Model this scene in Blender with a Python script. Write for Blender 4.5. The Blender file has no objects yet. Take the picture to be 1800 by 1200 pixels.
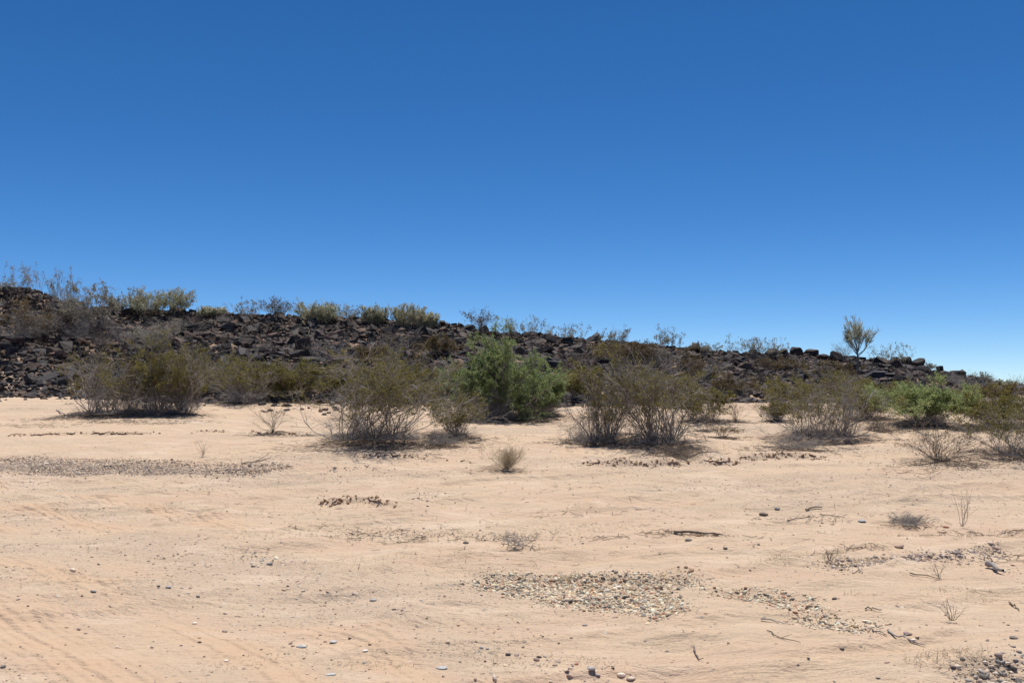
import bpy, bmesh, math
import numpy as np
from mathutils import Matrix, Vector, Euler

# ------------------------------------------------------------------ camera, sky, sun, exposure
scene = bpy.context.scene
COL = scene.collection
F_PX = 1729.0            # focal length in pixels of the 1800 px wide photograph
HORIZON = 678.0
EYE = 1.65
PITCH = math.atan((HORIZON - 600.0) / F_PX)
cam_data = bpy.data.cameras.new('camera')
cam_data.sensor_width = 36.0
cam_data.lens = 36.0 * F_PX / 1800.0
cam_data.clip_start = 0.1
cam_data.clip_end = 20000.0
cam = bpy.data.objects.new('camera', cam_data)
cam.location = (0, 0, EYE)
cam.rotation_euler = (math.radians(90) + PITCH, 0, 0)
COL.objects.link(cam)
scene.camera = cam

SUN_EL, SUN_AZ = math.radians(76), math.radians(18)   # almost overhead, a little behind the ridge
world = bpy.data.worlds.new('World')
scene.world = world
world.use_nodes = True
wn = world.node_tree.nodes
wl = world.node_tree.links
sky = wn.new('ShaderNodeTexSky')
sky.sky_type = 'NISHITA'
sky.sun_disc = False
sky.sun_elevation = SUN_EL
sky.sun_rotation = SUN_AZ
sky.altitude = 1500
sky.air_density = 0.6
sky.dust_density = 0.0
sky.ozone_density = 4.5
hs = wn.new('ShaderNodeHueSaturation')
hs.inputs['Saturation'].default_value = 1.25
hs.inputs['Hue'].default_value = 0.501
wl.new(sky.outputs[0], hs.inputs['Color'])
wl.new(hs.outputs[0], wn['Background'].inputs[0])
wn['Background'].inputs[1].default_value = 0.114

sun_data = bpy.data.lights.new('sun', 'SUN')
sun_data.energy = 4.9
sun_data.angle = math.radians(0.53)
sun_data.color = (1.0, 0.95, 0.88)
sun = bpy.data.objects.new('sun', sun_data)
sd = Vector((math.sin(SUN_AZ) * math.cos(SUN_EL), math.cos(SUN_AZ) * math.cos(SUN_EL), math.sin(SUN_EL)))
sun.rotation_euler = sd.to_track_quat('Z', 'Y').to_euler()
sun.location = (0, 0, 60)
COL.objects.link(sun)

scene.view_settings.view_transform = 'Standard'
scene.view_settings.look = 'None'
scene.view_settings.exposure = 0.12
scene.view_settings.gamma = 1.0
scene.view_settings.use_curve_mapping = False

# ------------------------------------------------------------------ numeric helpers
rng = np.random.default_rng(11)


def _hash(ix, iy, seed):
    h = (ix.astype(np.int64) * 374761393 + iy.astype(np.int64) * 668265263 + seed * 974634721) & 0xFFFFFFFF
    h = ((h ^ (h >> 13)) * 1274126177) & 0xFFFFFFFF
    h = h ^ (h >> 16)
    return (h & 0xFFFFFF) / float(0xFFFFFF)


def vnoise(x, y, seed=0):
    x = np.asarray(x, float); y = np.asarray(y, float)
    ix = np.floor(x); iy = np.floor(y)
    fx = x - ix; fy = y - iy
    fx = fx * fx * fx * (fx * (fx * 6 - 15) + 10)
    fy = fy * fy * fy * (fy * (fy * 6 - 15) + 10)
    a = _hash(ix, iy, seed); b = _hash(ix + 1, iy, seed)
    c = _hash(ix, iy + 1, seed); d = _hash(ix + 1, iy + 1, seed)
    return (a * (1 - fx) + b * fx) * (1 - fy) + (c * (1 - fx) + d * fx) * fy * 1.0


def fbm(x, y, seed=0, octv=4):
    s = 0.0; amp = 0.5; t = 0
    for k in range(octv):
        s = s + amp * (vnoise(x, y, seed + 17 * k) - 0.5)
        x = np.asarray(x) * 2.03 + 3.7; y = np.asarray(y) * 2.03 - 1.9
        amp *= 0.5
    return s


def sstep(a, b, x):
    t = np.clip((x - a) / (b - a), 0, 1)
    return t * t * (3 - 2 * t)


def ray(px, py):
    cx = (px - 900.0) / F_PX; cy = (600.0 - py) / F_PX
    return cx, math.cos(PITCH) - cy * math.sin(PITCH), math.sin(PITCH) + cy * math.cos(PITCH)


def slope_of(py):
    cy = (600.0 - py) / F_PX
    return (math.sin(PITCH) + cy * math.cos(PITCH)) / (math.cos(PITCH) - cy * math.sin(PITCH))


# ------------------------------------------------------------------ terrain
_ry = np.arange(-60, 400, 0.1)
_rz = np.interp(_ry, [-60, 0, 6, 9, 12.5, 16, 19, 24, 30, 36, 60, 200, 400],
                [0.1, -0.03, -0.03, 0.0, 0.13, 0.36, 0.56, 0.80, 1.07, 1.28, 1.38, 0.6, 0.0])
_rz = np.convolve(np.pad(_rz, 12, 'edge'), np.ones(25) / 25, 'valid')
CREST_U = [-700, -200, 0, 30, 60, 100, 130, 180, 230, 300, 350, 400, 450, 500, 550, 600, 650, 700, 740, 800, 850, 900, 950, 1000,
           1050, 1100, 1150, 1200, 1250, 1300, 1350, 1400, 1450, 1500, 1540, 1600, 1640, 1690, 1720, 1760, 1800, 1900, 2500]
CREST_V = [490, 490, 503, 502, 507, 525, 539, 541, 541, 543, 546, 549, 552, 554, 555, 557, 561, 562, 567, 570, 580, 584, 585, 592,
           596, 599, 605, 611, 614, 617, 621, 620, 624, 630, 633, 636, 651, 659, 668, 673, 678, 678, 676]
CREST_S = np.array([slope_of(v) for v in CREST_V])


def hill_dist(u):
    base = np.interp(u, [-700, 0, 140, 300, 600, 900, 1300, 1600, 1800, 2500], [37, 37, 36, 33, 31, 31, 32.5, 35, 38, 42])
    crest = np.interp(u, [-700, 0, 100, 300, 600, 900, 1300, 1600, 1800, 2500], [52, 50, 47, 46, 45, 45, 47, 49, 51, 56])
    return base, crest


def hill_t(x, y):
    ys = np.maximum(y, 6.0)
    u = 900 + F_PX * x / ys
    yb, yc = hill_dist(u)
    return u, (y - yb) / (yc - yb), yb, yc


SCARPS = []      # (xs, ys, height, seed)
BASINS = []      # (polygon, depth, edge width)
HUMMOCKS = []    # (x, y, radius, height): sand held by the roots of a shrub


def seg_sd(poly, x, y):
    """signed distance to a closed polygon, negative inside"""
    d = np.full(x.shape, 1e9); inside = np.zeros(x.shape, bool)
    n = len(poly)
    for i in range(n):
        ax, ay = poly[i]; bx, by = poly[(i + 1) % n]
        ex, ey = bx - ax, by - ay
        t = np.clip(((x - ax) * ex + (y - ay) * ey) / (ex * ex + ey * ey + 1e-12), 0, 1)
        d = np.minimum(d, np.hypot(x - ax - t * ex, y - ay - t * ey))
        c = ((ay > y) != (by > y)) & (x < (bx - ax) * (y - ay) / (by - ay + 1e-12) + ax)
        inside ^= c
    return np.where(inside, -d, d)


def terrain(x, y):
    x = np.asarray(x, float); y = np.asarray(y, float)
    x, y = np.broadcast_arrays(x, y)
    z = np.interp(y, _ry, _rz)
    # soft undulations of the wash, drawn out along the flow (left-right)
    near = 1 - sstep(60, 150, np.abs(y) + np.abs(x) * 0.5)
    z = z + near * (0.18 * fbm(x * 0.22, y * 0.33, 3, 3) + 0.11 * fbm(x * 0.6, y * 1.3, 5, 3) + 0.045 * fbm(x * 2.0, y * 3.6, 9, 3)
                    + 0.075 * (1 - np.abs(4 * fbm(x * 0.42 + 3, y * 1.15 - 0.35 * x, 13, 3))) ** 3 * sstep(20, 14, y))
    # low hummocks under the shrubs
    z = z + 0.25 * sstep(17, 20, y) * (1 - sstep(31, 35, y)) * np.maximum(0, fbm(x * 0.55, y * 0.5, 21, 2))
    u, t, yb, yc = hill_t(x, y)
    zc = EYE + np.interp(u, CREST_U, CREST_S) * yc - 0.12
    tt = np.clip(t, 0, 1)
    prof = tt ** 1.05 * (1 - 0.12 * np.sin(tt * math.pi))
    up = np.where(t > 0, prof, 0)
    hz = z + (zc - z) * up
    back = np.maximum(t - 1, 0) * (yc - yb)
    fade = 1 - sstep(18, 140, back)
    hz = np.where(t > 1, z * (1 - fade) + (zc - 0.03 * back) * fade, hz)
    hz = hz + 0.55 * fbm(x * 0.5, y * 0.5, 31, 3) * sstep(0.05, 0.3, t) * (1 - sstep(0.75, 0.95, t))
    z = np.where(y > 8, hz, z)
    for xs, ys, h, sd_ in SCARPS:
        m = (x > xs[0] - 0.6) & (x < xs[-1] + 0.6) & (y > min(ys) - 1.5) & (y < max(ys) + 3)
        if not m.any():
            continue
        xm, ym = x[m], y[m]
        d = ym - np.interp(xm, xs, ys) - 0.40 * fbm(xm * 1.3, xm * 0, sd_, 3)
        mask = sstep(xs[0] - 0.3, xs[0] + 0.4, xm) * (1 - sstep(xs[-1] - 0.4, xs[-1] + 0.3, xm))
        mask = mask * sstep(0.2, 0.5, vnoise(xm * 1.7, xm * 0 + 3, sd_ + 9))
        lip = sstep(-0.13, 0.03, d) * np.exp(-np.maximum(d, 0) / 0.9)
        z = z.copy(); z[m] += h * mask * lip
    for hx, hy, hr, hh in HUMMOCKS:
        m = (np.abs(x - hx) < 3 * hr) & (np.abs(y - hy) < 3 * hr)
        if m.any():
            z = z.copy(); z[m] += hh * np.exp(-(((x[m] - hx) / hr) ** 2 + ((y[m] - hy) / (0.8 * hr)) ** 2))
    for poly, depth, w in BASINS:
        pa = np.array(poly)
        m = (x > pa[:, 0].min() - 0.5) & (x < pa[:, 0].max() + 0.5) & (y > pa[:, 1].min() - 0.5) & (y < pa[:, 1].max() + 0.5)
        if not m.any():
            continue
        sdv = seg_sd(poly, x[m], y[m]) + 0.08 * fbm(x[m] * 4, y[m] * 4, 77, 3)
        z = z.copy(); z[m] -= depth * sstep(w, -w, sdv)
    return z


_YM = np.concatenate([np.arange(4.5, 25, 0.02), np.arange(25, 62, 0.05)])


def hit(px, py):
    """first point of the ground met by the sight line through a photograph pixel"""
    rx, r_y, rz = ray(px, py)
    xs = _YM * rx / r_y; zs = EYE + _YM * rz / r_y
    g = terrain(xs, _YM)
    k = np.nonzero(g >= zs)[0]
    if len(k) == 0:
        u = 900 + F_PX * rx / r_y
        Y = float(hill_dist(u)[1]) + 0.6
        X = Y * rx / r_y
        return Vector((X, Y, float(terrain(X, Y))))
    i = k[0]
    return Vector((float(xs[i]), float(_YM[i]), float(g[i])))


def world_poly(pts):
    return [tuple(hit(*p)[:2]) for p in pts]


def add_scarp(pts, h, seed):
    w = sorted(world_poly(pts))
    SCARPS.append(([p[0] for p in w], [p[1] for p in w], h, seed))


_sc = []
for pts, h, seed in [
    ([(560, 888), (600, 886), (650, 884), (700, 884)], 0.10, 101),
    ([(1015, 816), (1080, 819), (1150, 817), (1225, 814), (1300, 813)], 0.10, 102),
    ([(1290, 813), (1345, 808), (1400, 805), (1450, 806)], 0.09, 103),
    ([(600, 806), (640, 803), (720, 803), (830, 812)], 0.06, 104),
    ([(1180, 942), (1230, 940), (1275, 944)], 0.05, 105),
    ([(1560, 882), (1650, 884), (1700, 886), (1760, 884)], 0.045, 106),
    ([(20, 765), (200, 764), (420, 760), (560, 768)], 0.06, 107),
    ([(1560, 1010), (1650, 1000), (1740, 992), (1800, 990)], 0.045, 108),
    ([(880, 1000), (1100, 1004), (1230, 1004)], 0.05, 109),
    ([(200, 790), (260, 786)], 0.05, 110),
    ([(1350, 1192), (1440, 1182), (1520, 1190)], 0.025, 111),
    ([(1700, 1150), (1740, 1160), (1790, 1172)], 0.04, 112),
]:
    w = sorted(world_poly(pts)); _sc.append(([p[0] for p in w], [p[1] for p in w], h, seed))
GRAVEL_PX = {
    'main': [(815, 1022), (860, 1011), (1000, 1012), (1110, 1010), (1200, 1012), (1215, 1028), (1170, 1036), (1178, 1058), (1195, 1068), (1165, 1083), (1120, 1071), (1050, 1066), (960, 1060), (880, 1038)],
    'stem': [(1195, 1008), (1225, 1008), (1228, 1030), (1205, 1028)],
    'tail': [(1245, 1040), (1300, 1033), (1370, 1040), (1420, 1053), (1440, 1070), (1410, 1074), (1350, 1060), (1290, 1050)],
    'tongue': [(1405, 1083), (1450, 1080), (1500, 1088), (1540, 1098), (1530, 1110), (1480, 1106), (1420, 1100)],
    'right': [(1440, 996), (1560, 983), (1640, 974), (1705, 963), (1760, 966), (1752, 978), (1690, 985), (1620, 991), (1540, 993), (1470, 1000)],
    'corner': [(1695, 1188), (1740, 1165), (1785, 1150), (1840, 1140), (1850, 1230), (1720, 1225)],
    'bar': [(-60, 806), (60, 806), (180, 811), (330, 816), (470, 818), (500, 824), (440, 832), (330, 832), (180, 832), (60, 830), (-60, 828)],
    'lag': [(420, 962), (455, 972), (485, 990), (440, 992), (412, 978)],
    'wash_line': [(545, 1040), (600, 1040), (660, 1058), (640, 1066), (580, 1058), (500, 1034)],
    'far_lag': [(575, 822), (660, 822), (660, 829), (580, 829)],
    'debris': [(610, 938), (720, 930), (820, 935), (900, 946), (890, 952), (780, 944), (640, 946)],
    'sill': [(1270, 1004), (1300, 1003), (1350, 1004), (1360, 1009), (1290, 1008)],
    'lower': [(1225, 1068), (1260, 1070), (1255, 1076), (1225, 1074)],
    'thread': [(1185, 1098), (1235, 1100), (1230, 1104), (1190, 1103)],
    'edge_row': [(930, 1158), (980, 1163), (1045, 1176), (1060, 1192), (1010, 1180), (950, 1168)],
    'far_spots': [(715, 868), (760, 870), (770, 885), (720, 886)],
    'mid_right': [(1320, 904), (1400, 908), (1480, 912), (1470, 920), (1390, 916), (1330, 910)],
    'lip': [(1295, 940), (1345, 958), (1365, 966), (1345, 970), (1315, 950)],
    'right_low': [(1738, 995), (1800, 990), (1830, 1004), (1760, 1008)],
}
_hm = []
for px_, py_, rr_, hh_ in [(165, 728, 0.9, 0.05), (222, 727, 0.6, 0.05), (276, 727, 0.8, 0.07), (320, 726, 0.7, 0.05), (480, 760, 0.3, 0.04), (690, 774, 1.0, 0.16), (625, 768, 0.6, 0.06),
                           (806, 768, 0.4, 0.06), (868, 738, 1.1, 0.15), (945, 730, 0.7, 0.10), (1072, 780, 0.6, 0.12), (1145, 781, 0.8, 0.16), (1235, 740, 0.6, 0.10), (1294, 742, 0.35, 0.06),
                           (1418, 772, 0.8, 0.14), (1482, 770, 0.8, 0.16), (1626, 746, 0.9, 0.12), (1652, 813, 0.7, 0.08), (1786, 803, 0.9, 0.12), (890, 828, 0.35, 0.05), (1596, 922, 0.3, 0.03)]:
    p_ = hit(px_, py_); _hm.append((p_.x, p_.y, rr_, hh_))
GRAVEL = {k: world_poly(v) for k, v in GRAVEL_PX.items()}
SCARPS.extend(_sc)
HUMMOCKS.extend(_hm)
for k in ('main', 'tail', 'tongue', 'right', 'bar', 'corner'):
    BASINS.append((GRAVEL[k], {'main': 0.045, 'bar': 0.04}.get(k, 0.03), 0.09))


# ------------------------------------------------------------------ mesh helpers
def make_mesh(name, V, faces, mats=(), smooth=False, attrs=None, mat_index=None):
    """faces: list of (n,k) index arrays"""
    me = bpy.data.meshes.new(name)
    V = np.ascontiguousarray(V, dtype=np.float32)
    faces = [np.asarray(f, dtype=np.int32) for f in faces if len(f)]
    me.vertices.add(len(V)); me.vertices.foreach_set('co', V.ravel())
    loops = np.concatenate([f.ravel() for f in faces])
    tot = np.concatenate([np.full(len(f), f.shape[1], np.int32) for f in faces])
    start = np.concatenate([[0], np.cumsum(tot)[:-1]]).astype(np.int32)
    me.loops.add(len(loops)); me.loops.foreach_set('vertex_index', loops)
    me.polygons.add(len(tot))
    me.polygons.foreach_set('loop_start', start)
    if mat_index is not None:
        me.polygons.foreach_set('material_index', np.asarray(mat_index, np.int32))
    me.polygons.foreach_set('use_smooth', np.full(len(tot), smooth, dtype=bool))
    for an, (kind, data) in (attrs or {}).items():
        a = me.attributes.new(an, kind, 'POINT')
        a.data.foreach_set('value' if kind == 'FLOAT' else 'color', np.ascontiguousarray(data, np.float32).ravel())
    for m in mats:
        me.materials.append(m)
    me.update(calc_edges=True)
    return me


def link(name, me, parent=None, loc=(0, 0, 0), rot=(0, 0, 0), scale=(1, 1, 1)):
    o = bpy.data.objects.new(name, me)
    o.location = loc; o.rotation_euler = rot; o.scale = scale
    if parent is not None:
        o.parent = parent
    COL.objects.link(o)
    return o


def tag(o, label=None, category=None, group=None, kind=None):
    if label: o['label'] = label
    if category: o['category'] = category
    if group: o['group'] = group
    if kind: o['kind'] = kind
    return o


def norm(v):
    return v / (np.linalg.norm(v, axis=-1, keepdims=True) + 1e-9)


def tubes(P, Rr, sides=3):
    """P (n,k,3), Rr (n,k) -> verts, quads"""
    n, k, _ = P.shape
    T = np.empty_like(P)
    T[:, 1:-1] = P[:, 2:] - P[:, :-2]; T[:, 0] = P[:, 1] - P[:, 0]; T[:, -1] = P[:, -1] - P[:, -2]
    T = norm(T)
    ref = np.where(np.abs(T[:, :1, 2:3]) > 0.9, np.array([[[1.0, 0, 0]]]), np.array([[[0, 0, 1.0]]]))
    A = norm(np.cross(T, np.broadcast_to(ref, T.shape))); B = np.cross(T, A)
    ang = np.arange(sides) * 2 * math.pi / sides
    V = P[:, :, None] + Rr[:, :, None, None] * (A[:, :, None] * np.cos(ang)[None, None, :, None] + B[:, :, None] * np.sin(ang)[None, None, :, None])
    idx = np.arange(n * k * sides).reshape(n, k, sides)
    a = idx[:, :-1]; b = idx[:, 1:]
    q = np.stack([a, np.roll(a, -1, 2), np.roll(b, -1, 2), b], -1).reshape(-1, 4)
    return V.reshape(-1, 3), q


def join(parts):
    Vs, Fs, o = [], [], 0
    for V, Fq in parts:
        if len(V) == 0: continue
        Vs.append(V); Fs.append(Fq + o); o += len(V)
    return np.concatenate(Vs), np.concatenate(Fs)


# ------------------------------------------------------------------ materials
def mat(name):
    m = bpy.data.materials.new(name); m.use_nodes = True
    nt = m.node_tree
    return m, nt, nt.nodes, nt.links, nt.nodes['Principled BSDF']


def node(nt, typ, **kw):
    n = nt.nodes.new(typ)
    for k, v in kw.items():
        if k in n.inputs: n.inputs[k].default_value = v
        else: setattr(n, k, v)
    return n


def noise(nt, vec, scale, detail=4, rough=0.55, dim='3D'):
    n = nt.nodes.new('ShaderNodeTexNoise')
    n.inputs['Scale'].default_value = scale; n.inputs['Detail'].default_value = detail; n.inputs['Roughness'].default_value = rough
    nt.links.new(vec, n.inputs['Vector'])
    return n.outputs['Fac']


def ramp(nt, fac, stops):
    r = nt.nodes.new('ShaderNodeValToRGB')
    e = r.color_ramp.elements
    while len(e) < len(stops): e.new(0.5)
    for el, (p, c) in zip(e, stops):
        el.position = p
        el.color = (c, c, c, 1) if isinstance(c, (int, float)) else (*c, 1)
    nt.links.new(fac, r.inputs[0])
    return r.outputs[0]


def mixc(nt, fac, a, b, mode='MIX'):
    m = nt.nodes.new('ShaderNodeMix'); m.data_type = 'RGBA'; m.blend_type = mode
    for s, v in ((m.inputs[0], fac), (m.inputs[6], a), (m.inputs[7], b)):
        if isinstance(v, (int, float)): s.default_value = v
        elif isinstance(v, tuple): s.default_value = (*v, 1)
        else: nt.links.new(v, s)
    return m.outputs[2]


def math_n(nt, op, a, b=0.0, clamp=False):
    m = nt.nodes.new('ShaderNodeMath'); m.operation = op; m.use_clamp = clamp
    for s, v in ((m.inputs[0], a), (m.inputs[1], b)):
        if isinstance(v, (int, float)): s.default_value = v
        else: nt.links.new(v, s)
    return m.outputs[0]


def bump(nt, h, strength, dist, normal=None):
    b = nt.nodes.new('ShaderNodeBump')
    b.inputs['Strength'].default_value = strength; b.inputs['Distance'].default_value = dist
    nt.links.new(h, b.inputs['Height'])
    if normal is not None: nt.links.new(normal, b.inputs['Normal'])
    return b.outputs[0]


def ground_material():
    m, nt, N, L, bsdf = mat('desert_sand')
    pos = node(nt, 'ShaderNodeNewGeometry').outputs['Position']
    grit = node(nt, 'ShaderNodeAttribute', attribute_name='grit').outputs['Fac']
    soil = node(nt, 'ShaderNodeAttribute', attribute_name='soil').outputs['Fac']
    trk = node(nt, 'ShaderNodeAttribute', attribute_name='track').outputs['Fac']
    trw = node(nt, 'ShaderNodeAttribute', attribute_name='track_weight').outputs['Fac']
    mp = node(nt, 'ShaderNodeMapping'); mp.inputs['Scale'].default_value = (0.55, 1.5, 1.0); L.new(pos, mp.inputs['Vector'])
    flow = mp.outputs[0]
    n1 = noise(nt, flow, 0.9, 5, 0.6)
    n2 = noise(nt, flow, 4.5, 6, 0.65)
    n3 = noise(nt, pos, 38, 4, 0.7)
    n4 = noise(nt, flow, 1.9, 3, 0.5)
    c = ramp(nt, n1, [(0.30, (0.530, 0.405, 0.290)), (0.48, (0.600, 0.450, 0.310)), (0.60, (0.565, 0.405, 0.280)), (0.72, (0.635, 0.48, 0.350))])
    c = mixc(nt, math_n(nt, 'MULTIPLY', ramp(nt, n2, [(0.42, 0.0), (0.75, 1.0)]), 0.62), c, (0.47, 0.355, 0.25))
    c = mixc(nt, math_n(nt, 'MULTIPLY', grit, 0.55), c, (0.49, 0.385, 0.285))
    c = mixc(nt, ramp(nt, n3, [(0.45, 0.0), (0.80, 0.45)]), c, (0.40, 0.28, 0.19))
    c = mixc(nt, ramp(nt, n4, [(0.54, 0.0), (0.70, 0.6)]), c, (0.67, 0.525, 0.39))
    # fine grains and small chips bedded in the sand
    v = node(nt, 'ShaderNodeTexVoronoi'); v.inputs['Scale'].default_value = 55; L.new(pos, v.inputs['Vector'])
    v2 = node(nt, 'ShaderNodeTexVoronoi'); v2.inputs['Scale'].default_value = 24; L.new(pos, v2.inputs['Vector'])
    sep = node(nt, 'ShaderNodeSeparateColor'); L.new(v.outputs['Color'], sep.inputs[0])
    sep2 = node(nt, 'ShaderNodeSeparateColor'); L.new(v2.outputs['Color'], sep2.inputs[0])
    thr = math_n(nt, 'SUBTRACT', 0.97, math_n(nt, 'MULTIPLY', grit, 0.42))
    isch = math_n(nt, 'MULTIPLY', math_n(nt, 'GREATER_THAN', sep.outputs[0], thr), math_n(nt, 'LESS_THAN', v.outputs['Distance'], 0.42))
    thr2 = math_n(nt, 'SUBTRACT', 0.985, math_n(nt, 'MULTIPLY', grit, 0.16))
    isch2 = math_n(nt, 'MULTIPLY', math_n(nt, 'GREATER_THAN', sep2.outputs[0], thr2), math_n(nt, 'LESS_THAN', v2.outputs['Distance'], 0.36))
    chipc = ramp(nt, sep.outputs[1], [(0.0, (0.20, 0.165, 0.145)), (0.35, (0.36, 0.29, 0.235)), (0.6, (0.36, 0.26, 0.18)), (0.85, (0.62, 0.53, 0.43)), (1.0, (0.70, 0.64, 0.56))])
    chipc2 = ramp(nt, sep2.outputs[1], [(0.0, (0.17, 0.145, 0.13)), (0.4, (0.31, 0.26, 0.22)), (0.7, (0.33, 0.25, 0.19)), (1.0, (0.62, 0.55, 0.46))])
    c = mixc(nt, math_n(nt, 'MULTIPLY', isch, 0.6), c, chipc)
    c = mixc(nt, math_n(nt, 'MULTIPLY', isch2, 0.85), c, chipc2)
    c = mixc(nt, math_n(nt, 'MULTIPLY', trw, ramp(nt, noise(nt, flow, 2.5, 3), [(0.35, 0.3), (0.6, 0.85)])), c, (0.58, 0.40, 0.262))
    duff = node(nt, 'ShaderNodeAttribute', attribute_name='duff').outputs['Fac']   # leaf mould and broken twigs
    c = mixc(nt, math_n(nt, 'MULTIPLY', duff, ramp(nt, n3, [(0.35, 0.2), (0.62, 0.55)])), c, (0.30, 0.215, 0.145))
    # stony soil of the hillside
    sn = noise(nt, pos, 3.0, 6, 0.7)
    sc = ramp(nt, sn, [(0.34, (0.065, 0.047, 0.037)), (0.48, (0.17, 0.118, 0.082)), (0.60, (0.40, 0.28, 0.19))])
    c = mixc(nt, soil, c, sc)
    L.new(c, bsdf.inputs['Base Color'])
    bsdf.inputs['Roughness'].default_value = 0.95
    bsdf.inputs['Specular IOR Level'].default_value = 0.15
    # relief
    w = math_n(nt, 'MULTIPLY', math_n(nt, 'SINE', math_n(nt, 'MULTIPLY', trk, 34.0)), trw)
    w2 = math_n(nt, 'MULTIPLY', math_n(nt, 'SINE', math_n(nt, 'MULTIPLY', trk, 83.0)), trw)
    nn = noise(nt, flow, 9, 7, 0.62)
    b0 = bump(nt, nn, 0.75, 0.07)
    b1 = bump(nt, math_n(nt, 'ADD', w, math_n(nt, 'MULTIPLY', w2, 0.6)), 0.5, 0.012, b0)
    b2 = bump(nt, n3, 0.5, 0.016, b1)
    hh = math_n(nt, 'ADD', math_n(nt, 'MULTIPLY', isch, 0.5), isch2)
    b3 = bump(nt, hh, 0.6, 0.010, b2)
    L.new(b3, bsdf.inputs['Normal'])
    return m


def rock_material(name, dark, mid, patch, patch_amt):
    m, nt, N, L, bsdf = mat(name)
    pos = node(nt, 'ShaderNodeNewGeometry').outputs['Position']
    oi = node(nt, 'ShaderNodeObjectInfo').outputs['Random']
    at = node(nt, 'ShaderNodeAttribute', attribute_name='rnd').outputs['Fac']
    r = math_n(nt, 'FRACT', math_n(nt, 'ADD', oi, at))
    n1 = noise(nt, pos, 2.6, 6, 0.65); n2 = noise(nt, pos, 11, 6, 0.7)
    c = mixc(nt, ramp(nt, n2, [(0.36, 0.0), (0.66, 1.0)]), dark, mid)
    c = mixc(nt, math_n(nt, 'MULTIPLY', ramp(nt, n1, [(0.50, 0.0), (0.64, 1.0)]), patch_amt), c, patch)
    br = math_n(nt, 'ADD', 0.62, math_n(nt, 'MULTIPLY', r, 0.8))
    c = mixc(nt, 1.0, c, ramp(nt, r, [(0.0, 0.62), (1.0, 1.0)]), 'MULTIPLY')
    L.new(c, bsdf.inputs['Base Color'])
    bsdf.inputs['Roughness'].default_value = 0.62
    bsdf.inputs['Specular IOR Level'].default_value = 0.28
    L.new(bump(nt, n2, 0.7, 0.06), bsdf.inputs['Normal'])
    return m


def plain_material(name, a, b, rough=0.85, scale=30, spec=0.2, attr=False):
    m, nt, N, L, bsdf = mat(name)
    tc = node(nt, 'ShaderNodeNewGeometry').outputs['Position']
    n = noise(nt, tc, scale, 4, 0.6)
    c = mixc(nt, ramp(nt, n, [(0.35, 0.0), (0.65, 1.0)]), a, b)
    if attr:
        at = node(nt, 'ShaderNodeAttribute', attribute_name='rnd').outputs['Fac']
        c = mixc(nt, 1.0, c, ramp(nt, at, [(0.0, 0.55), (1.0, 1.0)]), 'MULTIPLY')
    L.new(c, bsdf.inputs['Base Color'])
    bsdf.inputs['Roughness'].default_value = rough
    bsdf.inputs['Specular IOR Level'].default_value = spec
    return m


def leaf_material(name, a, b, trans=0.3):
    m, nt, N, L, bsdf = mat(name)
    at = node(nt, 'ShaderNodeAttribute', attribute_name='rnd').outputs['Fac']
    c = mixc(nt, at, a, b)
    L.new(c, bsdf.inputs['Base Color'])
    bsdf.inputs['Roughness'].default_value = 0.6
    bsdf.inputs['Specular IOR Level'].default_value = 0.25
    tr = node(nt, 'ShaderNodeBsdfTranslucent'); L.new(c, tr.inputs[0])
    mx = node(nt, 'ShaderNodeMixShader'); mx.inputs[0].default_value = trans
    L.new(bsdf.outputs[0], mx.inputs[1]); L.new(tr.outputs[0], mx.inputs[2])
    L.new(mx.outputs[0], N['Material Output'].inputs[0])
    return m


def color_attr_material(name, rough=0.8):
    m, nt, N, L, bsdf = mat(name)
    at = node(nt, 'ShaderNodeAttribute', attribute_name='tint').outputs['Color']
    pos = node(nt, 'ShaderNodeNewGeometry').outputs['Position']
    n = noise(nt, pos, 60, 4, 0.6)
    c = mixc(nt, 1.0, at, ramp(nt, n, [(0.3, 0.72), (0.7, 1.0)]), 'MULTIPLY')
    L.new(c, bsdf.inputs['Base Color'])
    bsdf.inputs['Roughness'].default_value = rough
    bsdf.inputs['Specular IOR Level'].default_value = 0.08
    L.new(bump(nt, n, 0.3, 0.006), bsdf.inputs['Normal'])
    return m


M_GROUND = ground_material()
M_ROCK = [
    rock_material('basalt_black', (0.017, 0.0135, 0.012), (0.052, 0.042, 0.036), (0.12, 0.075, 0.05), 0.7),
    rock_material('basalt_grey', (0.034, 0.029, 0.0275), (0.085, 0.073, 0.068), (0.075, 0.056, 0.046), 0.5),
    rock_material('basalt_brown', (0.038, 0.026, 0.020), (0.105, 0.068, 0.048), (0.18, 0.10, 0.06), 0.7),
    rock_material('basalt_rust', (0.10, 0.062, 0.042), (0.22, 0.14, 0.095), (0.16, 0.085, 0.048), 0.6),
]
ROCK_WORD = ['black', 'grey', 'dark brown', 'rusty tan']
M_STEM = plain_material('bush_stem_bark', (0.12, 0.10, 0.086), (0.30, 0.262, 0.228), attr=True)
M_DEAD = plain_material('dead_wood', (0.27, 0.24, 0.215), (0.50, 0.46, 0.42), attr=True)
M_TWIG = plain_material('brown_twigs', (0.14, 0.108, 0.085), (0.29, 0.235, 0.19), attr=True)
M_STRAW = plain_material('straw', (0.56, 0.46, 0.30), (0.78, 0.66, 0.46), attr=True)
M_GREENBARK = plain_material('palo_verde_bark', (0.34, 0.33, 0.20), (0.54, 0.51, 0.34), attr=True)
M_TRUNK = plain_material('grey_tree_bark', (0.16, 0.14, 0.115), (0.32, 0.28, 0.22), scale=14)
M_OLIVE = leaf_material('creosote_leaves', (0.125, 0.110, 0.026), (0.28, 0.245, 0.072), 0.42)
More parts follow.
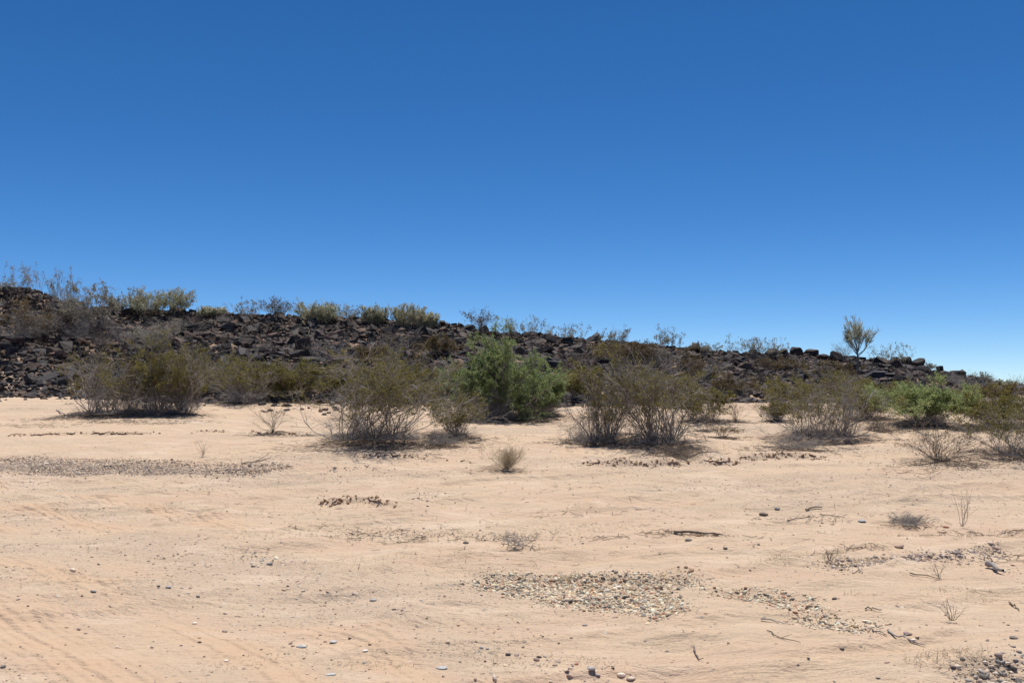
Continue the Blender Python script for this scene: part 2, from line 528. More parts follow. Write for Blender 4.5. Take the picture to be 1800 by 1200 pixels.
M_OLIVEBROWN = leaf_material('dry_olive_leaves', (0.11, 0.078, 0.032), (0.22, 0.160, 0.07))
M_GREEN = leaf_material('mesquite_leaves', (0.17, 0.235, 0.080), (0.34, 0.41, 0.17), 0.55)
M_LIME = leaf_material('bright_green_leaves', (0.22, 0.275, 0.095), (0.42, 0.47, 0.21), 0.6)
M_PALELEAF = leaf_material('pale_palo_verde_twiglets', (0.44, 0.43, 0.29), (0.66, 0.64, 0.47), 0.5)
M_GREYLEAF = leaf_material('grey_green_leaves', (0.22, 0.20, 0.14), (0.40, 0.37, 0.27), 0.45)
M_YELLOW = leaf_material('yellow_green_leaves', (0.32, 0.315, 0.20), (0.52, 0.50, 0.35), 0.5)
M_STONE = color_attr_material('river_gravel')
M_CLOD = plain_material('dried_mud', (0.24, 0.145, 0.085), (0.42, 0.28, 0.18), scale=12)

# ------------------------------------------------------------------ ground sheet
def axis(lo, hi, pieces):
    return np.unique(np.round(np.concatenate(pieces), 5))


gx = np.concatenate([np.arange(-9, 9, 0.032), 9 + np.cumsum(0.04 * 1.022 ** np.arange(190)), -(9 + np.cumsum(0.04 * 1.022 ** np.arange(190)))])
gx = np.concatenate([gx, [250, 500, 1200, 3000, 8000, -250, -500, -1200, -3000, -8000]]); gx = np.unique(np.round(gx, 4))
gy = np.concatenate([np.arange(4.2, 13, 0.024), np.arange(13, 20, 0.035), np.arange(20, 34, 0.12), np.arange(34, 56, 0.25),
                     56 + np.cumsum(0.3 * 1.09 ** np.arange(70)), 4.2 - np.cumsum(0.03 * 1.1 ** np.arange(75)), [3000, 8000, -1000, -4000]])
gy = np.unique(np.round(gy, 4))
GX, GY = np.meshgrid(gx, gy)
GZ = terrain(GX, GY)
nx, ny = len(gx), len(gy)
idx = np.arange(nx * ny).reshape(ny, nx)
quads = np.stack([idx[:-1, :-1], idx[:-1, 1:], idx[1:, 1:], idx[1:, :-1]], -1).reshape(-1, 4)
_, TT, _, _ = hill_t(GX, GY)
soil = sstep(-0.05, 0.25, TT + 0.35 * fbm(GX * 0.35, GY * 0.35, 41, 3)) * sstep(20, 30, GY)
TRACK_PX = [(-700, 800), (-200, 868), (50, 905), (260, 945), (450, 995), (640, 1050), (820, 1110), (1000, 1180), (1150, 1260)]
track_w = world_poly([p for p in TRACK_PX])


def polyline_sd(pts, x, y):
    best = np.full(x.shape, 1e9); sgn = np.zeros(x.shape)
    for (ax, ay), (bx, by) in zip(pts[:-1], pts[1:]):
        ex, ey = bx - ax, by - ay
        t = np.clip(((x - ax) * ex + (y - ay) * ey) / (ex * ex + ey * ey), 0, 1)
        d = np.hypot(x - ax - t * ex, y - ay - t * ey)
        s = np.sign((x - ax) * ey - (y - ay) * ex)
        k = d < best
        best = np.where(k, d, best); sgn = np.where(k, s, sgn)
    return best * sgn


near = (GY > 2) & (GY < 25) & (np.abs(GX) < 20)
trk = np.zeros_like(GX); trw = np.zeros_like(GX); roadside = np.zeros_like(GX)
trk[near] = polyline_sd(track_w, GX[near], GY[near])
trk[near] += 0.10 * fbm(GX[near] * 0.6, GY[near] * 0.6, 55, 2)
bands = np.zeros_like(GX)
for c0, w0 in ((-0.15, 0.22), (0.75, 0.32), (1.45, 0.22), (2.3, 0.36), (-1.1, 0.18)):
    bands = np.maximum(bands, np.exp(-((trk - c0) / w0) ** 2))
trw = np.where(near & (GX < 1.5), sstep(1.0, -0.8, GX) * bands * sstep(0.30, 0.62, vnoise(GX * 0.5, GY * 0.5, 61) + 0.15), 0)
roadside = np.where(near, sstep(-0.9, 0.4, trk), 0)           # the driven, pebbly side (towards the camera, left)
grit = np.clip(0.10 + 0.55 * roadside * sstep(-0.12, 0.12, fbm(GX * 0.5, GY * 0.9, 63, 3)) + 0.9 * sstep(0.0, 0.22, fbm(GX * 0.35, GY * 0.9, 65, 4)), 0, 1)
grit = grit * (1 - 0.75 * sstep(-0.3, 0.3, GX) * (1 - sstep(8.5, 10.5, GY)))   # smooth silt lower right
grit = grit * (1 - 0.85 * trw)
grit = np.clip(grit + 0.6 * sstep(10.5, 13, GY) * (1 - sstep(15.5, 17, GY)) * sstep(-0.1, 0.15, fbm(GX * 0.4, GY * 1.2, 67, 3)), 0, 1)
duff = np.zeros_like(GX)
for hx, hy, hr, hh in HUMMOCKS:
    duff = np.maximum(duff, np.exp(-(((GX - hx) / (1.35 * hr)) ** 2 + ((GY - hy + 0.1) / (1.1 * hr)) ** 2)) * (hh > 0.045))
duff = sstep(0.25, 0.75, duff + 0.9 * fbm(GX * 2.6, GY * 2.6, 71, 4))
V = np.stack([GX, GY, GZ], -1).reshape(-1, 3)
me = make_mesh('ground', V, [quads], [M_GROUND], True,
               {'grit': ('FLOAT', grit), 'soil': ('FLOAT', soil), 'duff': ('FLOAT', duff), 'track': ('FLOAT', trk), 'track_weight': ('FLOAT', trw)})
tag(link('ground', me), kind='structure')
def grit_at(x, y):
    i = np.clip(np.searchsorted(gy, y), 0, ny - 1); j = np.clip(np.searchsorted(gx, x), 0, nx - 1)
    return grit[i, j], roadside[i, j]


# ------------------------------------------------------------------ boulders
def block_mesh(seed, cuts, aspect, bev):
    """an angular block: a box cut by random planes, edges knocked off"""
    r = np.random.default_rng(seed)
    bm = bmesh.new()
    bmesh.ops.create_cube(bm, size=2.0)
    for v in bm.verts:
        v.co.x *= 1 + 0.22 * (r.random() - 0.5); v.co.y *= 1 + 0.22 * (r.random() - 0.5); v.co.z *= 1 + 0.22 * (r.random() - 0.5)
    for k in range(cuts):
        n = Vector(r.normal(size=3)); n.normalize()
        d = r.uniform(0.72, 1.02)
        geom = bm.verts[:] + bm.edges[:] + bm.faces[:]
        res = bmesh.ops.bisect_plane(bm, geom=geom, dist=1e-5, plane_co=n * d, plane_no=n, clear_outer=True)
        ed = [e for e in res['geom_cut'] if isinstance(e, bmesh.types.BMEdge)]
        if ed:
            bmesh.ops.edgenet_fill(bm, edges=ed)
    bmesh.ops.remove_doubles(bm, verts=bm.verts[:], dist=0.02)
    bmesh.ops.bevel(bm, geom=bm.edges[:], offset=bev, segments=2, affect='EDGES', profile=0.6, clamp_overlap=True)
    bmesh.ops.triangulate(bm, faces=bm.faces[:])
    bmesh.ops.recalc_face_normals(bm, faces=bm.faces[:])
    for v in bm.verts:
        v.co.x *= aspect[0]; v.co.y *= aspect[1]; v.co.z *= aspect[2]
    me = bpy.data.meshes.new('boulder')
    bm.to_mesh(me); bm.free()
    for p in me.polygons: p.use_smooth = False
    me.materials.append(M_ROCK[0])
    V = np.array([v.co[:] for v in me.vertices]); Fa = np.array([p.vertices[:] for p in me.polygons])
    return me, V, Fa


BLOCKS = []
for s in range(20):
    kind = ('slab', 'block', 'wedge', 'lump')[s % 4]
    asp = {'slab': (1.10, 0.85, 0.56), 'block': (1.0, 0.85, 0.82), 'wedge': (1.1, 0.8, 0.72), 'lump': (0.95, 0.9, 0.8)}[kind]
    cuts = {'slab': 6, 'block': 6, 'wedge': 9, 'lump': 14}[kind]
    BLOCKS.append((kind,) + block_mesh(300 + s, cuts, asp, 0.11 if kind != 'lump' else 0.16))


def fit_block(cands):
    pass


def rock_cover(u, t):
    """how much of the slope is rock at azimuth u, height t"""
    c = np.interp(t, [-0.45, -0.2, -0.05, 0.06, 0.25, 0.5, 1.1], [0.0, 0.10, 0.25, 0.55, 0.85, 1.0, 1.0])
    c = c * np.interp(u, [-200, 120, 300, 500, 800, 1000, 1200, 1300, 1450, 1600, 1750, 1900], [1.2, 1.1, 0.9, 0.95, 0.95, 0.95, 0.9, 0.62, 0.72, 1, 0.9, .8])
    hole = sstep(0.08, 0.2, fbm(u * 0.011, t * 3.2, 88, 3)) * (t < 0.75)
    return c * (1 - 0.75 * hole)


r_ = np.random.default_rng(5)
placed = []
cells = {}


def try_place(x, y, rad, k):
    ci, cj = int(x // 1.2), int(y // 1.2)
    for i in (ci - 1, ci, ci + 1):
        for j in (cj - 1, cj, cj + 1):
            for (x2, y2, r2) in cells.get((i, j), ()):
                if (x - x2) ** 2 + (y - y2) ** 2 < (k * (rad + r2)) ** 2:
                    return False
    cells.setdefault((ci, cj), []).append((x, y, rad))
    return True


def rocks_of(n, lo, hi, k, tmin=-0.1, tmax=1.1):
    u = r_.uniform(-160, 1960, n); t = r_.uniform(tmin, tmax, n)
    rad = lo + (hi - lo) * r_.random(n) ** 2.0
    cov = rock_cover(u, t)
    keep = r_.random(n) < cov
    yb, yc = hill_dist(u)
    y = yb + (yc - yb) * t; x = (u - 900) / F_PX * y
    for a, b, rr, uu, tt2, kp in zip(x, y, rad, u, t, keep):
        if kp and try_place(a, b, rr, k):
            placed.append((a, b, rr, uu, tt2))


# a few boulders that make the skyline at the right and the big blocks of the middle: (u, v of the centre, width px, height px, kind, colour)
SPECIAL = [(1355, 623, 20, 18, 'lump', 0), (1376, 622, 20, 18, 'lump', 0), (1400, 618, 22, 19, 'lump', 0), (1424, 623, 23, 20, 'lump', 0), (1446, 628, 18, 15, 'lump', 0),
           (1470, 630, 26, 22, 'lump', 0), (1548, 638, 25, 22, 'lump', 0), (1572, 641, 24, 20, 'lump', 2), (1592, 637, 18, 20, 'lump', 2), (1613, 640, 24, 22, 'lump', 0),
           (1651, 648, 13, 11, 'block', 0), (1676, 656, 22, 10, 'slab', 0), (1692, 656, 14, 12, 'lump', 2), (1708, 664, 14, 10, 'lump', 0), (1738, 670, 14, 10, 'block', 2), (1782, 678, 18, 8, 'slab', 0), (1796, 679, 12, 8, 'lump', 0), (1724, 668, 20, 14, 'block', 0), (1756, 672, 16, 9, 'slab', 0),
           (430, 604, 34, 22, 'block', 0), (516, 600, 26, 20, 'block', 0), (534, 608, 32, 26, 'block', 0), (528, 622, 46, 18, 'slab', 1), (526, 634, 26, 13, 'slab', 3), (592, 637, 24, 16, 'slab', 3),
           (610, 638, 20, 16, 'wedge', 3), (400, 576, 34, 14, 'slab', 1), (370, 590, 36, 16, 'slab', 2), (398, 610, 20, 14, 'block', 0), (65, 592, 22, 16, 'block', 0), (20, 563, 30, 20, 'block', 0),
           (44, 561, 32, 22, 'wedge', 0), (172, 582, 22, 18, 'block', 0), (165, 588, 20, 14, 'slab', 1), (508, 590, 18, 14, 'wedge', 3), (480, 592, 20, 16, 'wedge', 3), (20, 620, 26, 18, 'slab', 1),
           (30, 642, 24, 14, 'slab', 1), (44, 680, 18, 8, 'wedge', 0), (975, 642, 30, 16, 'slab', 1), (955, 650, 26, 18, 'slab', 1), (915, 618, 22, 14, 'lump', 1), (1540, 660, 42, 20, 'slab', 1),
           (1575, 668, 36, 12, 'slab', 1), (1620, 652, 30, 20, 'wedge', 1), (1640, 660, 26, 16, 'slab', 1), (1430, 655, 30, 12, 'slab', 1), (1338, 662, 18, 14, 'wedge', 2), (815, 593, 30, 16, 'lump', 2),
           (105, 625, 26, 22, 'wedge', 2), (10, 640, 24, 14, 'slab', 1), (25, 512, 24, 14, 'block', 2), (62, 515, 24, 13, 'slab', 2), (920, 590, 11, 9, 'lump', 0), (777, 567, 13, 10, 'lump', 0), (808, 573, 12, 10, 'lump', 0)]
special = []
for (u, v, w, h, kd, cl) in SPECIAL:
    if kd != 'lump': w *= 0.85; h *= 0.9
    p = hit(u, v + h * 0.3)
    yb, yc = hill_dist(u)
    if p.y > yc - 0.5: p = Vector(((u - 900) / F_PX * yc, yc, EYE + slope_of(v + h * 0.3) * yc))
    rad = 0.5 * w / F_PX * p.y
    try_place(p.x, p.y, rad, 0.3)
    special.append((p, w / F_PX * p.y, h / F_PX * p.y, kd, cl, u, v))
rocks_of(1300, 0.18, 0.33, 0.60)
rocks_of(18000, 0.105, 0.18, 0.55)
rocks_of(52000, 0.05, 0.105, 0.53, -0.2, 1.06)
rocks_of(5000, 0.035, 0.09, 0.6, -0.45, 0.25)
# an extra rank along the skyline so that it reads as separate blocks
n = 560
u = r_.uniform(-100, 1820, n)
for uu in u:
    yb, yc = hill_dist(uu)
    y = yc + r_.uniform(-0.5, 0.5); rr = 0.12 + 0.18 * r_.random() ** 1.6
    x = (uu - 900) / F_PX * y
    if try_place(x, y, rr, 0.45): placed.append((x, y, rr, uu, 1.0))

P = np.array(placed)
zs = terrain(P[:, 0], P[:, 1])
colour = np.zeros(len(P), int)
rr = r_.random(len(P))
rust_bias = np.clip(0.075 + 0.12 * sstep(380, 500, P[:, 3]) * (1 - sstep(640, 760, P[:, 3])) * (P[:, 4] < 0.75) + 0.06 * (P[:, 4] < 0.2), 0, 1)
grey_bias = 0.16 + 0.35 * sstep(0.55, 0.1, P[:, 4])
colour = np.where(rr < rust_bias, 3, np.where(rr < rust_bias + 0.25, 2, np.where(rr < rust_bias + 0.25 + grey_bias, 1, 0)))
kindi = r_.integers(0, 20, len(P))
eul = np.stack([r_.normal(0, 0.30, len(P)) + 0.05, r_.normal(0, 0.30, len(P)), r_.uniform(0, 6.283, len(P))], 1)
stretch = np.stack([r_.uniform(0.85, 1.35, len(P)), r_.uniform(0.85, 1.2, len(P)), r_.uniform(0.75, 1.1, len(P))], 1)

# every shrub: name, category, style, base x, base y, left, right, top (photo pixels), options, label
SHRUBS = [
    ('creosote_bush', 'bush', 'creo', 162, 728, 102, 228, 612, dict(leaf=0.55, dead=0.45), 'sprawling grey-twigged creosote bush beside the black scree at the far left'),
    ('creosote_bush', 'bush', 'creo', 222, 727, 194, 254, 640, dict(leaf=0.35, dead=0.25), 'narrow thinly leaved creosote bush between the sprawling grey-twigged bush and the dark-stemmed one'),
    ('creosote_bush', 'bush', 'creo', 276, 727, 226, 338, 600, dict(leaf=1.1, dead=0.15), 'tall dark-stemmed olive creosote bush in the left clump'),
    ('creosote_bush', 'bush', 'creo', 320, 726, 290, 370, 614, dict(leaf=0.8, dead=0.35), 'creosote bush with pale dead stems closing the left clump on its right'),
    ('creosote_bush', 'bush', 'creo', 425, 708, 365, 480, 622, dict(leaf=1.0, dead=0.35), 'olive creosote bush below the black boulder wall, behind the gap of bare sand'),
    ('creosote_bush', 'bush', 'creo', 532, 704, 470, 600, 640, dict(leaf=1.3, dead=0.2), 'low green-olive creosote bush below the rusty tan slabs'),
    ('bare_shrub', 'shrub', 'bare', 480, 760, 442, 512, 704, dict(n0=15), 'small leafless fan of grey stems alone on the sand'),
    ('creosote_bush', 'bush', 'creo', 690, 772, 580, 805, 612, dict(leaf=1.35, dead=0.25, n0=46), 'broadest olive creosote bush, in the front row left of the green mesquite'),
    ('dead_branch_heap', 'brushwood', 'mound', 625, 768, 562, 700, 706, dict(), 'grey tangle of dead branches at the left foot of the broadest creosote bush'),
    ('creosote_bush', 'bush', 'creo', 806, 768, 758, 856, 690, dict(leaf=0.55, dead=0.1), 'sparse small creosote bush at the right skirt of the broadest creosote bush'),
    ('dead_branch_heap', 'brushwood', 'mound', 770, 780, 730, 815, 757, dict(), 'dark low litter of broken branches right under the broadest creosote bush'),
    ('mesquite_tree', 'tree', 'mesq', 868, 738, 797, 956, 598, dict(), 'bright green feathery mesquite tree in front of the black slope'),
    ('mesquite_tree', 'tree', 'mesq', 945, 730, 905, 994, 658, dict(small=True), 'low green mesquite clump at the right foot of the taller mesquite'),
    ('bare_shrub', 'shrub', 'mound', 838, 744, 798, 882, 686, dict(up=1), 'dry grey stems standing before the green mesquite'),
    ('dead_branch_heap', 'brushwood', 'mound', 930, 736, 872, 992, 707, dict(dark=1), 'dark heap of dead branches under the low mesquite clump'),
    ('creosote_bush', 'bush', 'creo', 1070, 778, 1003, 1122, 632, dict(leaf=0.7, dead=0.4), 'left of the two grey-stemmed creosote bushes right of the mesquite, thin single base'),
    ('creosote_bush', 'bush', 'creo', 1146, 779, 1066, 1224, 604, dict(leaf=0.75, dead=0.45, n0=48), 'tall vase-shaped creosote bush with a thick dark base right of the mesquite'),
    ('dead_branch_heap', 'brushwood', 'mound', 1022, 774, 985, 1066, 728, dict(), 'pale grey brushy mound left of the tall vase-shaped creosote'),
    ('dead_branch_heap', 'brushwood', 'mound', 1192, 802, 1150, 1236, 774, dict(dark=1), 'dark fallen branches lying right of the vase-shaped creosote base'),
    ('creosote_bush', 'bush', 'creo', 1235, 740, 1198, 1274, 678, dict(leaf=1.0, dead=0.25), 'small round olive creosote bush just right of the vase-shaped creosote'),
    ('bare_shrub', 'shrub', 'bare', 1242, 758, 1220, 1264, 728, dict(n0=10), 'tiny brown twiggy shrub in front of the small round creosote'),
    ('bare_shrub', 'shrub', 'bare', 1270, 770, 1246, 1298, 744, dict(n0=14, leaf=0.3), 'low dry shrub with a few yellow leaves on the sand bank'),
    ('bare_shrub', 'shrub', 'bare', 1294, 742, 1270, 1320, 700, dict(n0=16), 'small dark leafless shrub on sand below the broken scree'),
    ('bare_shrub', 'shrub', 'bare', 1338, 733, 1320, 1354, 710, dict(n0=8), 'forked little dead shrub behind the bare sand, right of the small dark one'),
    ('creosote_bush', 'bush', 'creo', 1362, 740, 1344, 1384, 704, dict(leaf=0.6, dead=0.3), 'short olive bush tucked at the left edge of the brown thicket'),
    ('creosote_bush', 'bush', 'creo', 1418, 770, 1352, 1478, 666, dict(leaf=0.6, dead=0.5, n0=44), 'left half of the brown twiggy thicket, a wide creosote bush'),
    ('creosote_bush', 'bush', 'creo', 1482, 768, 1432, 1558, 660, dict(leaf=0.45, dead=0.6, n0=44), 'right half of the brown twiggy thicket, a grey-stemmed creosote bush'),
    ('dead_branch_heap', 'brushwood', 'mound', 1396, 788, 1344, 1448, 752, dict(), 'grey fringe of dead twigs in front of the brown thicket'),
    ('dead_branch_heap', 'brushwood', 'mound', 1542, 758, 1502, 1580, 716, dict(dark=1), 'rounded dark grey heap of twigs left of the lime green bush'),
    ('green_bush', 'bush', 'lime', 1626, 746, 1553, 1694, 670, dict(), 'lime green rounded bush near the right side, under the dark slabs'),
    ('bare_shrub', 'shrub', 'bare', 1652, 812, 1588, 1738, 736, dict(n0=46, leaf=0.12, low=1), 'spreading leafless brown shrub on the sand in front of the lime green bush'),
    ('creosote_bush', 'bush', 'creo', 1786, 802, 1712, 1862, 704, dict(leaf=0.7, dead=0.5, n0=44), 'large dark creosote bush cut off by the right edge of the picture'),
    ('creosote_bush', 'bush', 'creo', 1748, 748, 1690, 1812, 696, dict(leaf=1.3, dead=0.1), 'olive creosote bush right of the lime green bush'),
    ('creosote_bush', 'bush', 'creo', 1530, 736, 1488, 1572, 676, dict(leaf=1.3, dead=0.1), 'olive creosote bush between the brown thicket and the lime green bush'),
    ('creosote_bush', 'bush', 'creo', 1394, 716, 1346, 1450, 668, dict(leaf=0.9, dead=0.3), 'dull olive bush behind the left half of the brown thicket'),
    ('creosote_bush', 'bush', 'creo', 492, 706, 440, 552, 632, dict(leaf=1.2, dead=0.3), 'olive bush at the slope foot straight behind the small leafless grey fan'),
    ('creosote_bush', 'bush', 'creo', 668, 704, 630, 722, 636, dict(leaf=1.2, dead=0.25), 'olive bush hidden behind the middle of the broadest creosote'),
    ('creosote_bush', 'bush', 'creo', 385, 690, 330, 436, 618, dict(leaf=0.9, dead=0.4), 'grey-olive bush on the lowest rocks behind the left clump'),
    ('creosote_bush', 'bush', 'creo', 1140, 706, 1092, 1184, 648, dict(leaf=0.9, dead=0.3), 'olive bush on the lower slope behind the vase-shaped creosote'),
    ('creosote_bush', 'bush', 'creo', 1700, 722, 1660, 1742, 676, dict(leaf=1.1, dead=0.2), 'low olive bush at the right shoulder of the lime green bush'),
    ('creosote_bush', 'bush', 'creo', 1560, 712, 1522, 1606, 672, dict(leaf=1.0, dead=0.2), 'low olive bush at the left shoulder of the lime green bush'),
    ('grey_shrub', 'shrub', 'mound', 108, 572, 84, 136, 540, dict(dark=1), 'brown twiggy mound high on the left slope below the wispy crest plants'),
    ('grey_shrub', 'shrub', 'mound', 182, 612, 152, 212, 576, dict(dark=1), 'brown twiggy mound left of and below the silvery mound'),
    ('grey_shrub', 'shrub', 'mound', 322, 578, 296, 350, 556, dict(), 'pale twiggy mound just under the crest right of the grey-olive slope bush'),
    ('grey_shrub', 'shrub', 'mound', 396, 566, 372, 420, 552, dict(), 'small grey mound under the crest below the small yellow shrub'),
    ('grey_shrub', 'shrub', 'mound', 724, 606, 698, 752, 578, dict(dark=1), 'brown twiggy mound below the grey-yellow tall crest shrub'),
    ('grey_shrub', 'shrub', 'mound', 1012, 640, 988, 1040, 612, dict(dark=1), 'brown twiggy mound below the straw-coloured weed patch'),
    ('grey_shrub', 'shrub', 'mound', 1256, 660, 1228, 1284, 632, dict(), 'grey twiggy mound below the very thin crest weed'),
    ('grey_shrub', 'shrub', 'mound', 1336, 652, 1308, 1362, 628, dict(dark=1), 'brown twiggy mound under the wide pale weed patch'),
    ('grey_shrub', 'shrub', 'mound', 1690, 684, 1662, 1714, 656, dict(), 'grey twiggy mound behind the lime green bush, below the crest slab'),
    ('creosote_bush', 'bush', 'creo', 1484, 706, 1430, 1536, 652, dict(leaf=0.9, dead=0.3), 'dull olive bush behind the thicket, below the lone tree'),
    ('creosote_bush', 'bush', 'creo', 1016, 706, 985, 1056, 642, dict(leaf=1.1, dead=0.15), 'olive bush at the slope foot between the mesquite and the vase-shaped creosote'),
    ('creosote_bush', 'bush', 'creo', 748, 706, 690, 800, 640, dict(leaf=1.2, dead=0.2), 'olive bush behind the broadest creosote, touching the mesquite on its left'),
    ('creosote_bush', 'bush', 'creo', 610, 700, 566, 668, 644, dict(leaf=1.1, dead=0.25), 'olive bush at the slope foot below the two rusty slabs'),
    ('creosote_bush', 'bush', 'creo', 1196, 715, 1150, 1245, 655, dict(leaf=0.8, dead=0.3), 'brownish olive bush on the lower slope behind the small round creosote'),
    ('creosote_bush', 'bush', 'creo', 1826, 745, 1776, 1880, 684, dict(leaf=1.0, dead=0.2), 'olive bush at the slope foot on the very right edge'),
    ('straw_tuft', 'plant', 'straw', 890, 827, 861, 923, 782, dict(), 'straw-coloured rounded tuft alone in the middle of the sand'),
    ('dry_weed', 'plant', 'weed', 357, 803, 340, 374, 772, dict(n0=9), 'thin dry weed standing behind the long grey gravel bar'),
    ('dry_weed', 'plant', 'weed', 1691, 928, 1672, 1720, 849, dict(n0=6), 'tall spindly dry weed on the sand at the right'),
    ('dry_weed', 'plant', 'weed', 1459, 988, 1448, 1476, 964, dict(n0=7), 'short stiff dry stalks at the left tip of the reddish gravel streak'),
    ('dry_weed', 'plant', 'weed', 1673, 1094, 1652, 1694, 1052, dict(n0=7), 'faint wispy dry weed on the smooth silt at lower right'),
    ('dry_weed', 'plant', 'weed', 1652, 1019, 1632, 1668, 988, dict(n0=5), 'bent little dry weed just below the reddish gravel streak'),
    ('dry_weed', 'plant', 'mound', 1596, 922, 1563, 1632, 902, dict(), 'flattened grey dry tuft left of the tall spindly weed'),
    ('dead_twig_spray', 'twig', 'mound', 908, 962, 878, 938, 934, dict(sparse=1), 'spray of dead grey twigs lying on the sand below the straw tuft'),
    ('creosote_bush', 'bush', 'creo', 40, 596, -12, 98, 530, dict(leaf=0.7, dead=0.5, brown=1), 'big brownish bush on the slope at the left edge'),
    ('slope_weed', 'plant', 'wispy', 42, 514, 10, 74, 464, dict(), 'tall wispy grey plant on the crest, first from the left edge'),
    ('slope_weed', 'plant', 'wispy', 118, 548, 80, 146, 474, dict(), 'tall wispy grey plant on the crest left of the yellow-olive bush'),
    ('creosote_bush', 'bush', 'creo', 160, 578, 108, 204, 497, dict(leaf=1.1, dead=0.3, grey=1), 'yellow-olive bush rising over the crest at the left'),
    ('grey_shrub', 'shrub', 'mound', 78, 584, 40, 114, 545, dict(), 'pale grey mound of twigs on the slope right of the big brownish bush'),
    ('grey_shrub', 'shrub', 'mound', 142, 596, 110, 172, 556, dict(), 'grey twiggy mound under the yellow-olive crest bush'),
    ('grey_shrub', 'shrub', 'mound', 212, 606, 178, 244, 566, dict(), 'palest silvery mound of twigs on the upper left slope'),
    ('creosote_bush', 'bush', 'creo', 285, 612, 236, 332, 560, dict(leaf=0.7, dead=0.45, grey=1), 'grey-olive bush on the slope below the yellow-green crest thicket'),
    ('grey_shrub', 'shrub', 'mound', 562, 630, 543, 584, 592, dict(), 'left of the two brownish grey mounds amid the middle boulders'),
    ('grey_shrub', 'shrub', 'mound', 602, 634, 582, 628, 590, dict(), 'right of the two brownish grey mounds amid the middle boulders'),
    ('bare_shrub', 'shrub', 'bare', 700, 648, 660, 738, 572, dict(n0=10, pale=1), 'tall pale forked dead shrub on the slope above the broadest creosote'),
    ('creosote_bush', 'bush', 'creo', 776, 624, 742, 812, 590, dict(leaf=0.8, dead=0.2, brown=1), 'rusty brown bush on the slope left of the mesquite top'),
    ('grey_shrub', 'shrub', 'mound', 463, 618, 444, 482, 600, dict(), 'small grey twiggy mound wedged below the big black blocks'),
    ('creosote_bush', 'bush', 'creo', 1108, 642, 1048, 1164, 597, dict(leaf=0.9, dead=0.25, brown=1), 'rusty olive bush high on the slope above the vase-shaped creosote'),
    ('creosote_bush', 'bush', 'creo', 1204, 664, 1166, 1236, 620, dict(leaf=0.6, dead=0.4, brown=1), 'brown bush high on the slope right of the rusty olive one'),
    ('creosote_bush', 'bush', 'creo', 1382, 652, 1346, 1418, 632, dict(leaf=0.7, dead=0.3, brown=1), 'low brown bush under the skyline boulders left of the lone tree'),
    ('grey_shrub', 'shrub', 'mound', 930, 642, 908, 958, 610, dict(), 'grey-green mound on the slope right of the mesquite top'),
    ('creosote_bush', 'bush', 'creo', 1764, 708, 1728, 1800, 676, dict(leaf=0.9, dead=0.2, brown=1), 'rusty olive bush on the low end of the ridge at the right'),
    ('creosote_bush', 'bush', 'creo', 1292, 694, 1258, 1324, 660, dict(leaf=0.7, dead=0.3, brown=1), 'brown bush on the broken scree above the small dark leafless shrub'),
    ('creosote_bush', 'bush', 'creo', 1460, 668, 1424, 1492, 636, dict(leaf=0.8, dead=0.3, brown=1), 'brown-olive bush at the foot of the skyline boulders beside the lone tree'),
    ('grey_shrub', 'shrub', 'mound', 1722, 690, 1690, 1746, 654, dict(), 'grey mound near the right end of the ridge'),
    ('creosote_bush', 'bush', 'creo', 655, 640, 622, 690, 606, dict(leaf=0.7, dead=0.3, brown=1), 'brown bush mid-slope left of the tall pale forked dead shrub'),
    ('palo_verde_shrub', 'shrub', 'palo', 280, 547, 240, 338, 502, dict(), 'largest yellow-green shrub on the crest, toward the left'),
    ('slope_weed', 'plant', 'wispy', 236, 545, 220, 254, 502, dict(), 'slim wispy plant touching the largest yellow-green crest shrub on its left'),
    ('slope_weed', 'plant', 'wispy', 204, 543, 186, 226, 520, dict(), 'short grey weed on the crest between the yellow-olive bush and the largest yellow-green shrub'),
    ('palo_verde_shrub', 'shrub', 'palo', 373, 551, 355, 392, 533, dict(), 'small yellow shrub on the crest right of the largest yellow-green shrub'),
    ('slope_weed', 'plant', 'wispy', 432, 560, 408, 456, 526, dict(), 'grey wispy shrub on the crest left of the grey fan-shaped one'),
    ('bare_shrub', 'shrub', 'bare', 487, 562, 456, 520, 522, dict(n0=34, pale=1, leaf=0.25), 'grey fan-shaped shrub on the crest above the big black blocks'),
    ('palo_verde_shrub', 'shrub', 'palo', 562, 562, 524, 590, 524, dict(), 'yellow-green shrub on the crest right of the grey fan-shaped one'),
    ('slope_weed', 'plant', 'wispy', 619, 563, 598, 641, 533, dict(), 'grey weed on the crest between two yellow-green shrubs'),
    ('palo_verde_shrub', 'shrub', 'palo', 660, 564, 639, 679, 532, dict(), 'compact yellow shrub on the crest, right of the grey weed'),
    ('palo_verde_shrub', 'shrub', 'palo', 716, 570, 693, 744, 530, dict(grey=1), 'grey-yellow tall shrub on the crest above the pale forked dead shrub'),
    ('palo_verde_shrub', 'shrub', 'palo', 752, 571, 736, 768, 542, dict(grey=1), 'lower shrub leaning on the grey-yellow crest shrub from the right'),
    ('bare_shrub', 'shrub', 'bare', 845, 587, 817, 870, 544, dict(n0=26, pale=1, leaf=0.2), 'bare greyish shrub on the crest directly left of the mesquite top'),
    ('slope_weed', 'plant', 'wispy', 882, 593, 864, 902, 560, dict(green=1), 'greenish weed on the crest directly above the mesquite top'),
    ('slope_weed', 'plant', 'wispy', 920, 592, 890, 952, 555, dict(), 'wide wispy weed on the crest right of the greenish weed'),
    ('slope_weed', 'plant', 'wispy', 996, 600, 956, 1032, 570, dict(straw=1), 'straw-coloured weed patch on the crest right of the mesquite'),
    ('slope_weed', 'plant', 'wispy', 1080, 604, 1054, 1107, 576, dict(), 'thin grey weed on the crest above the rusty olive slope bush'),
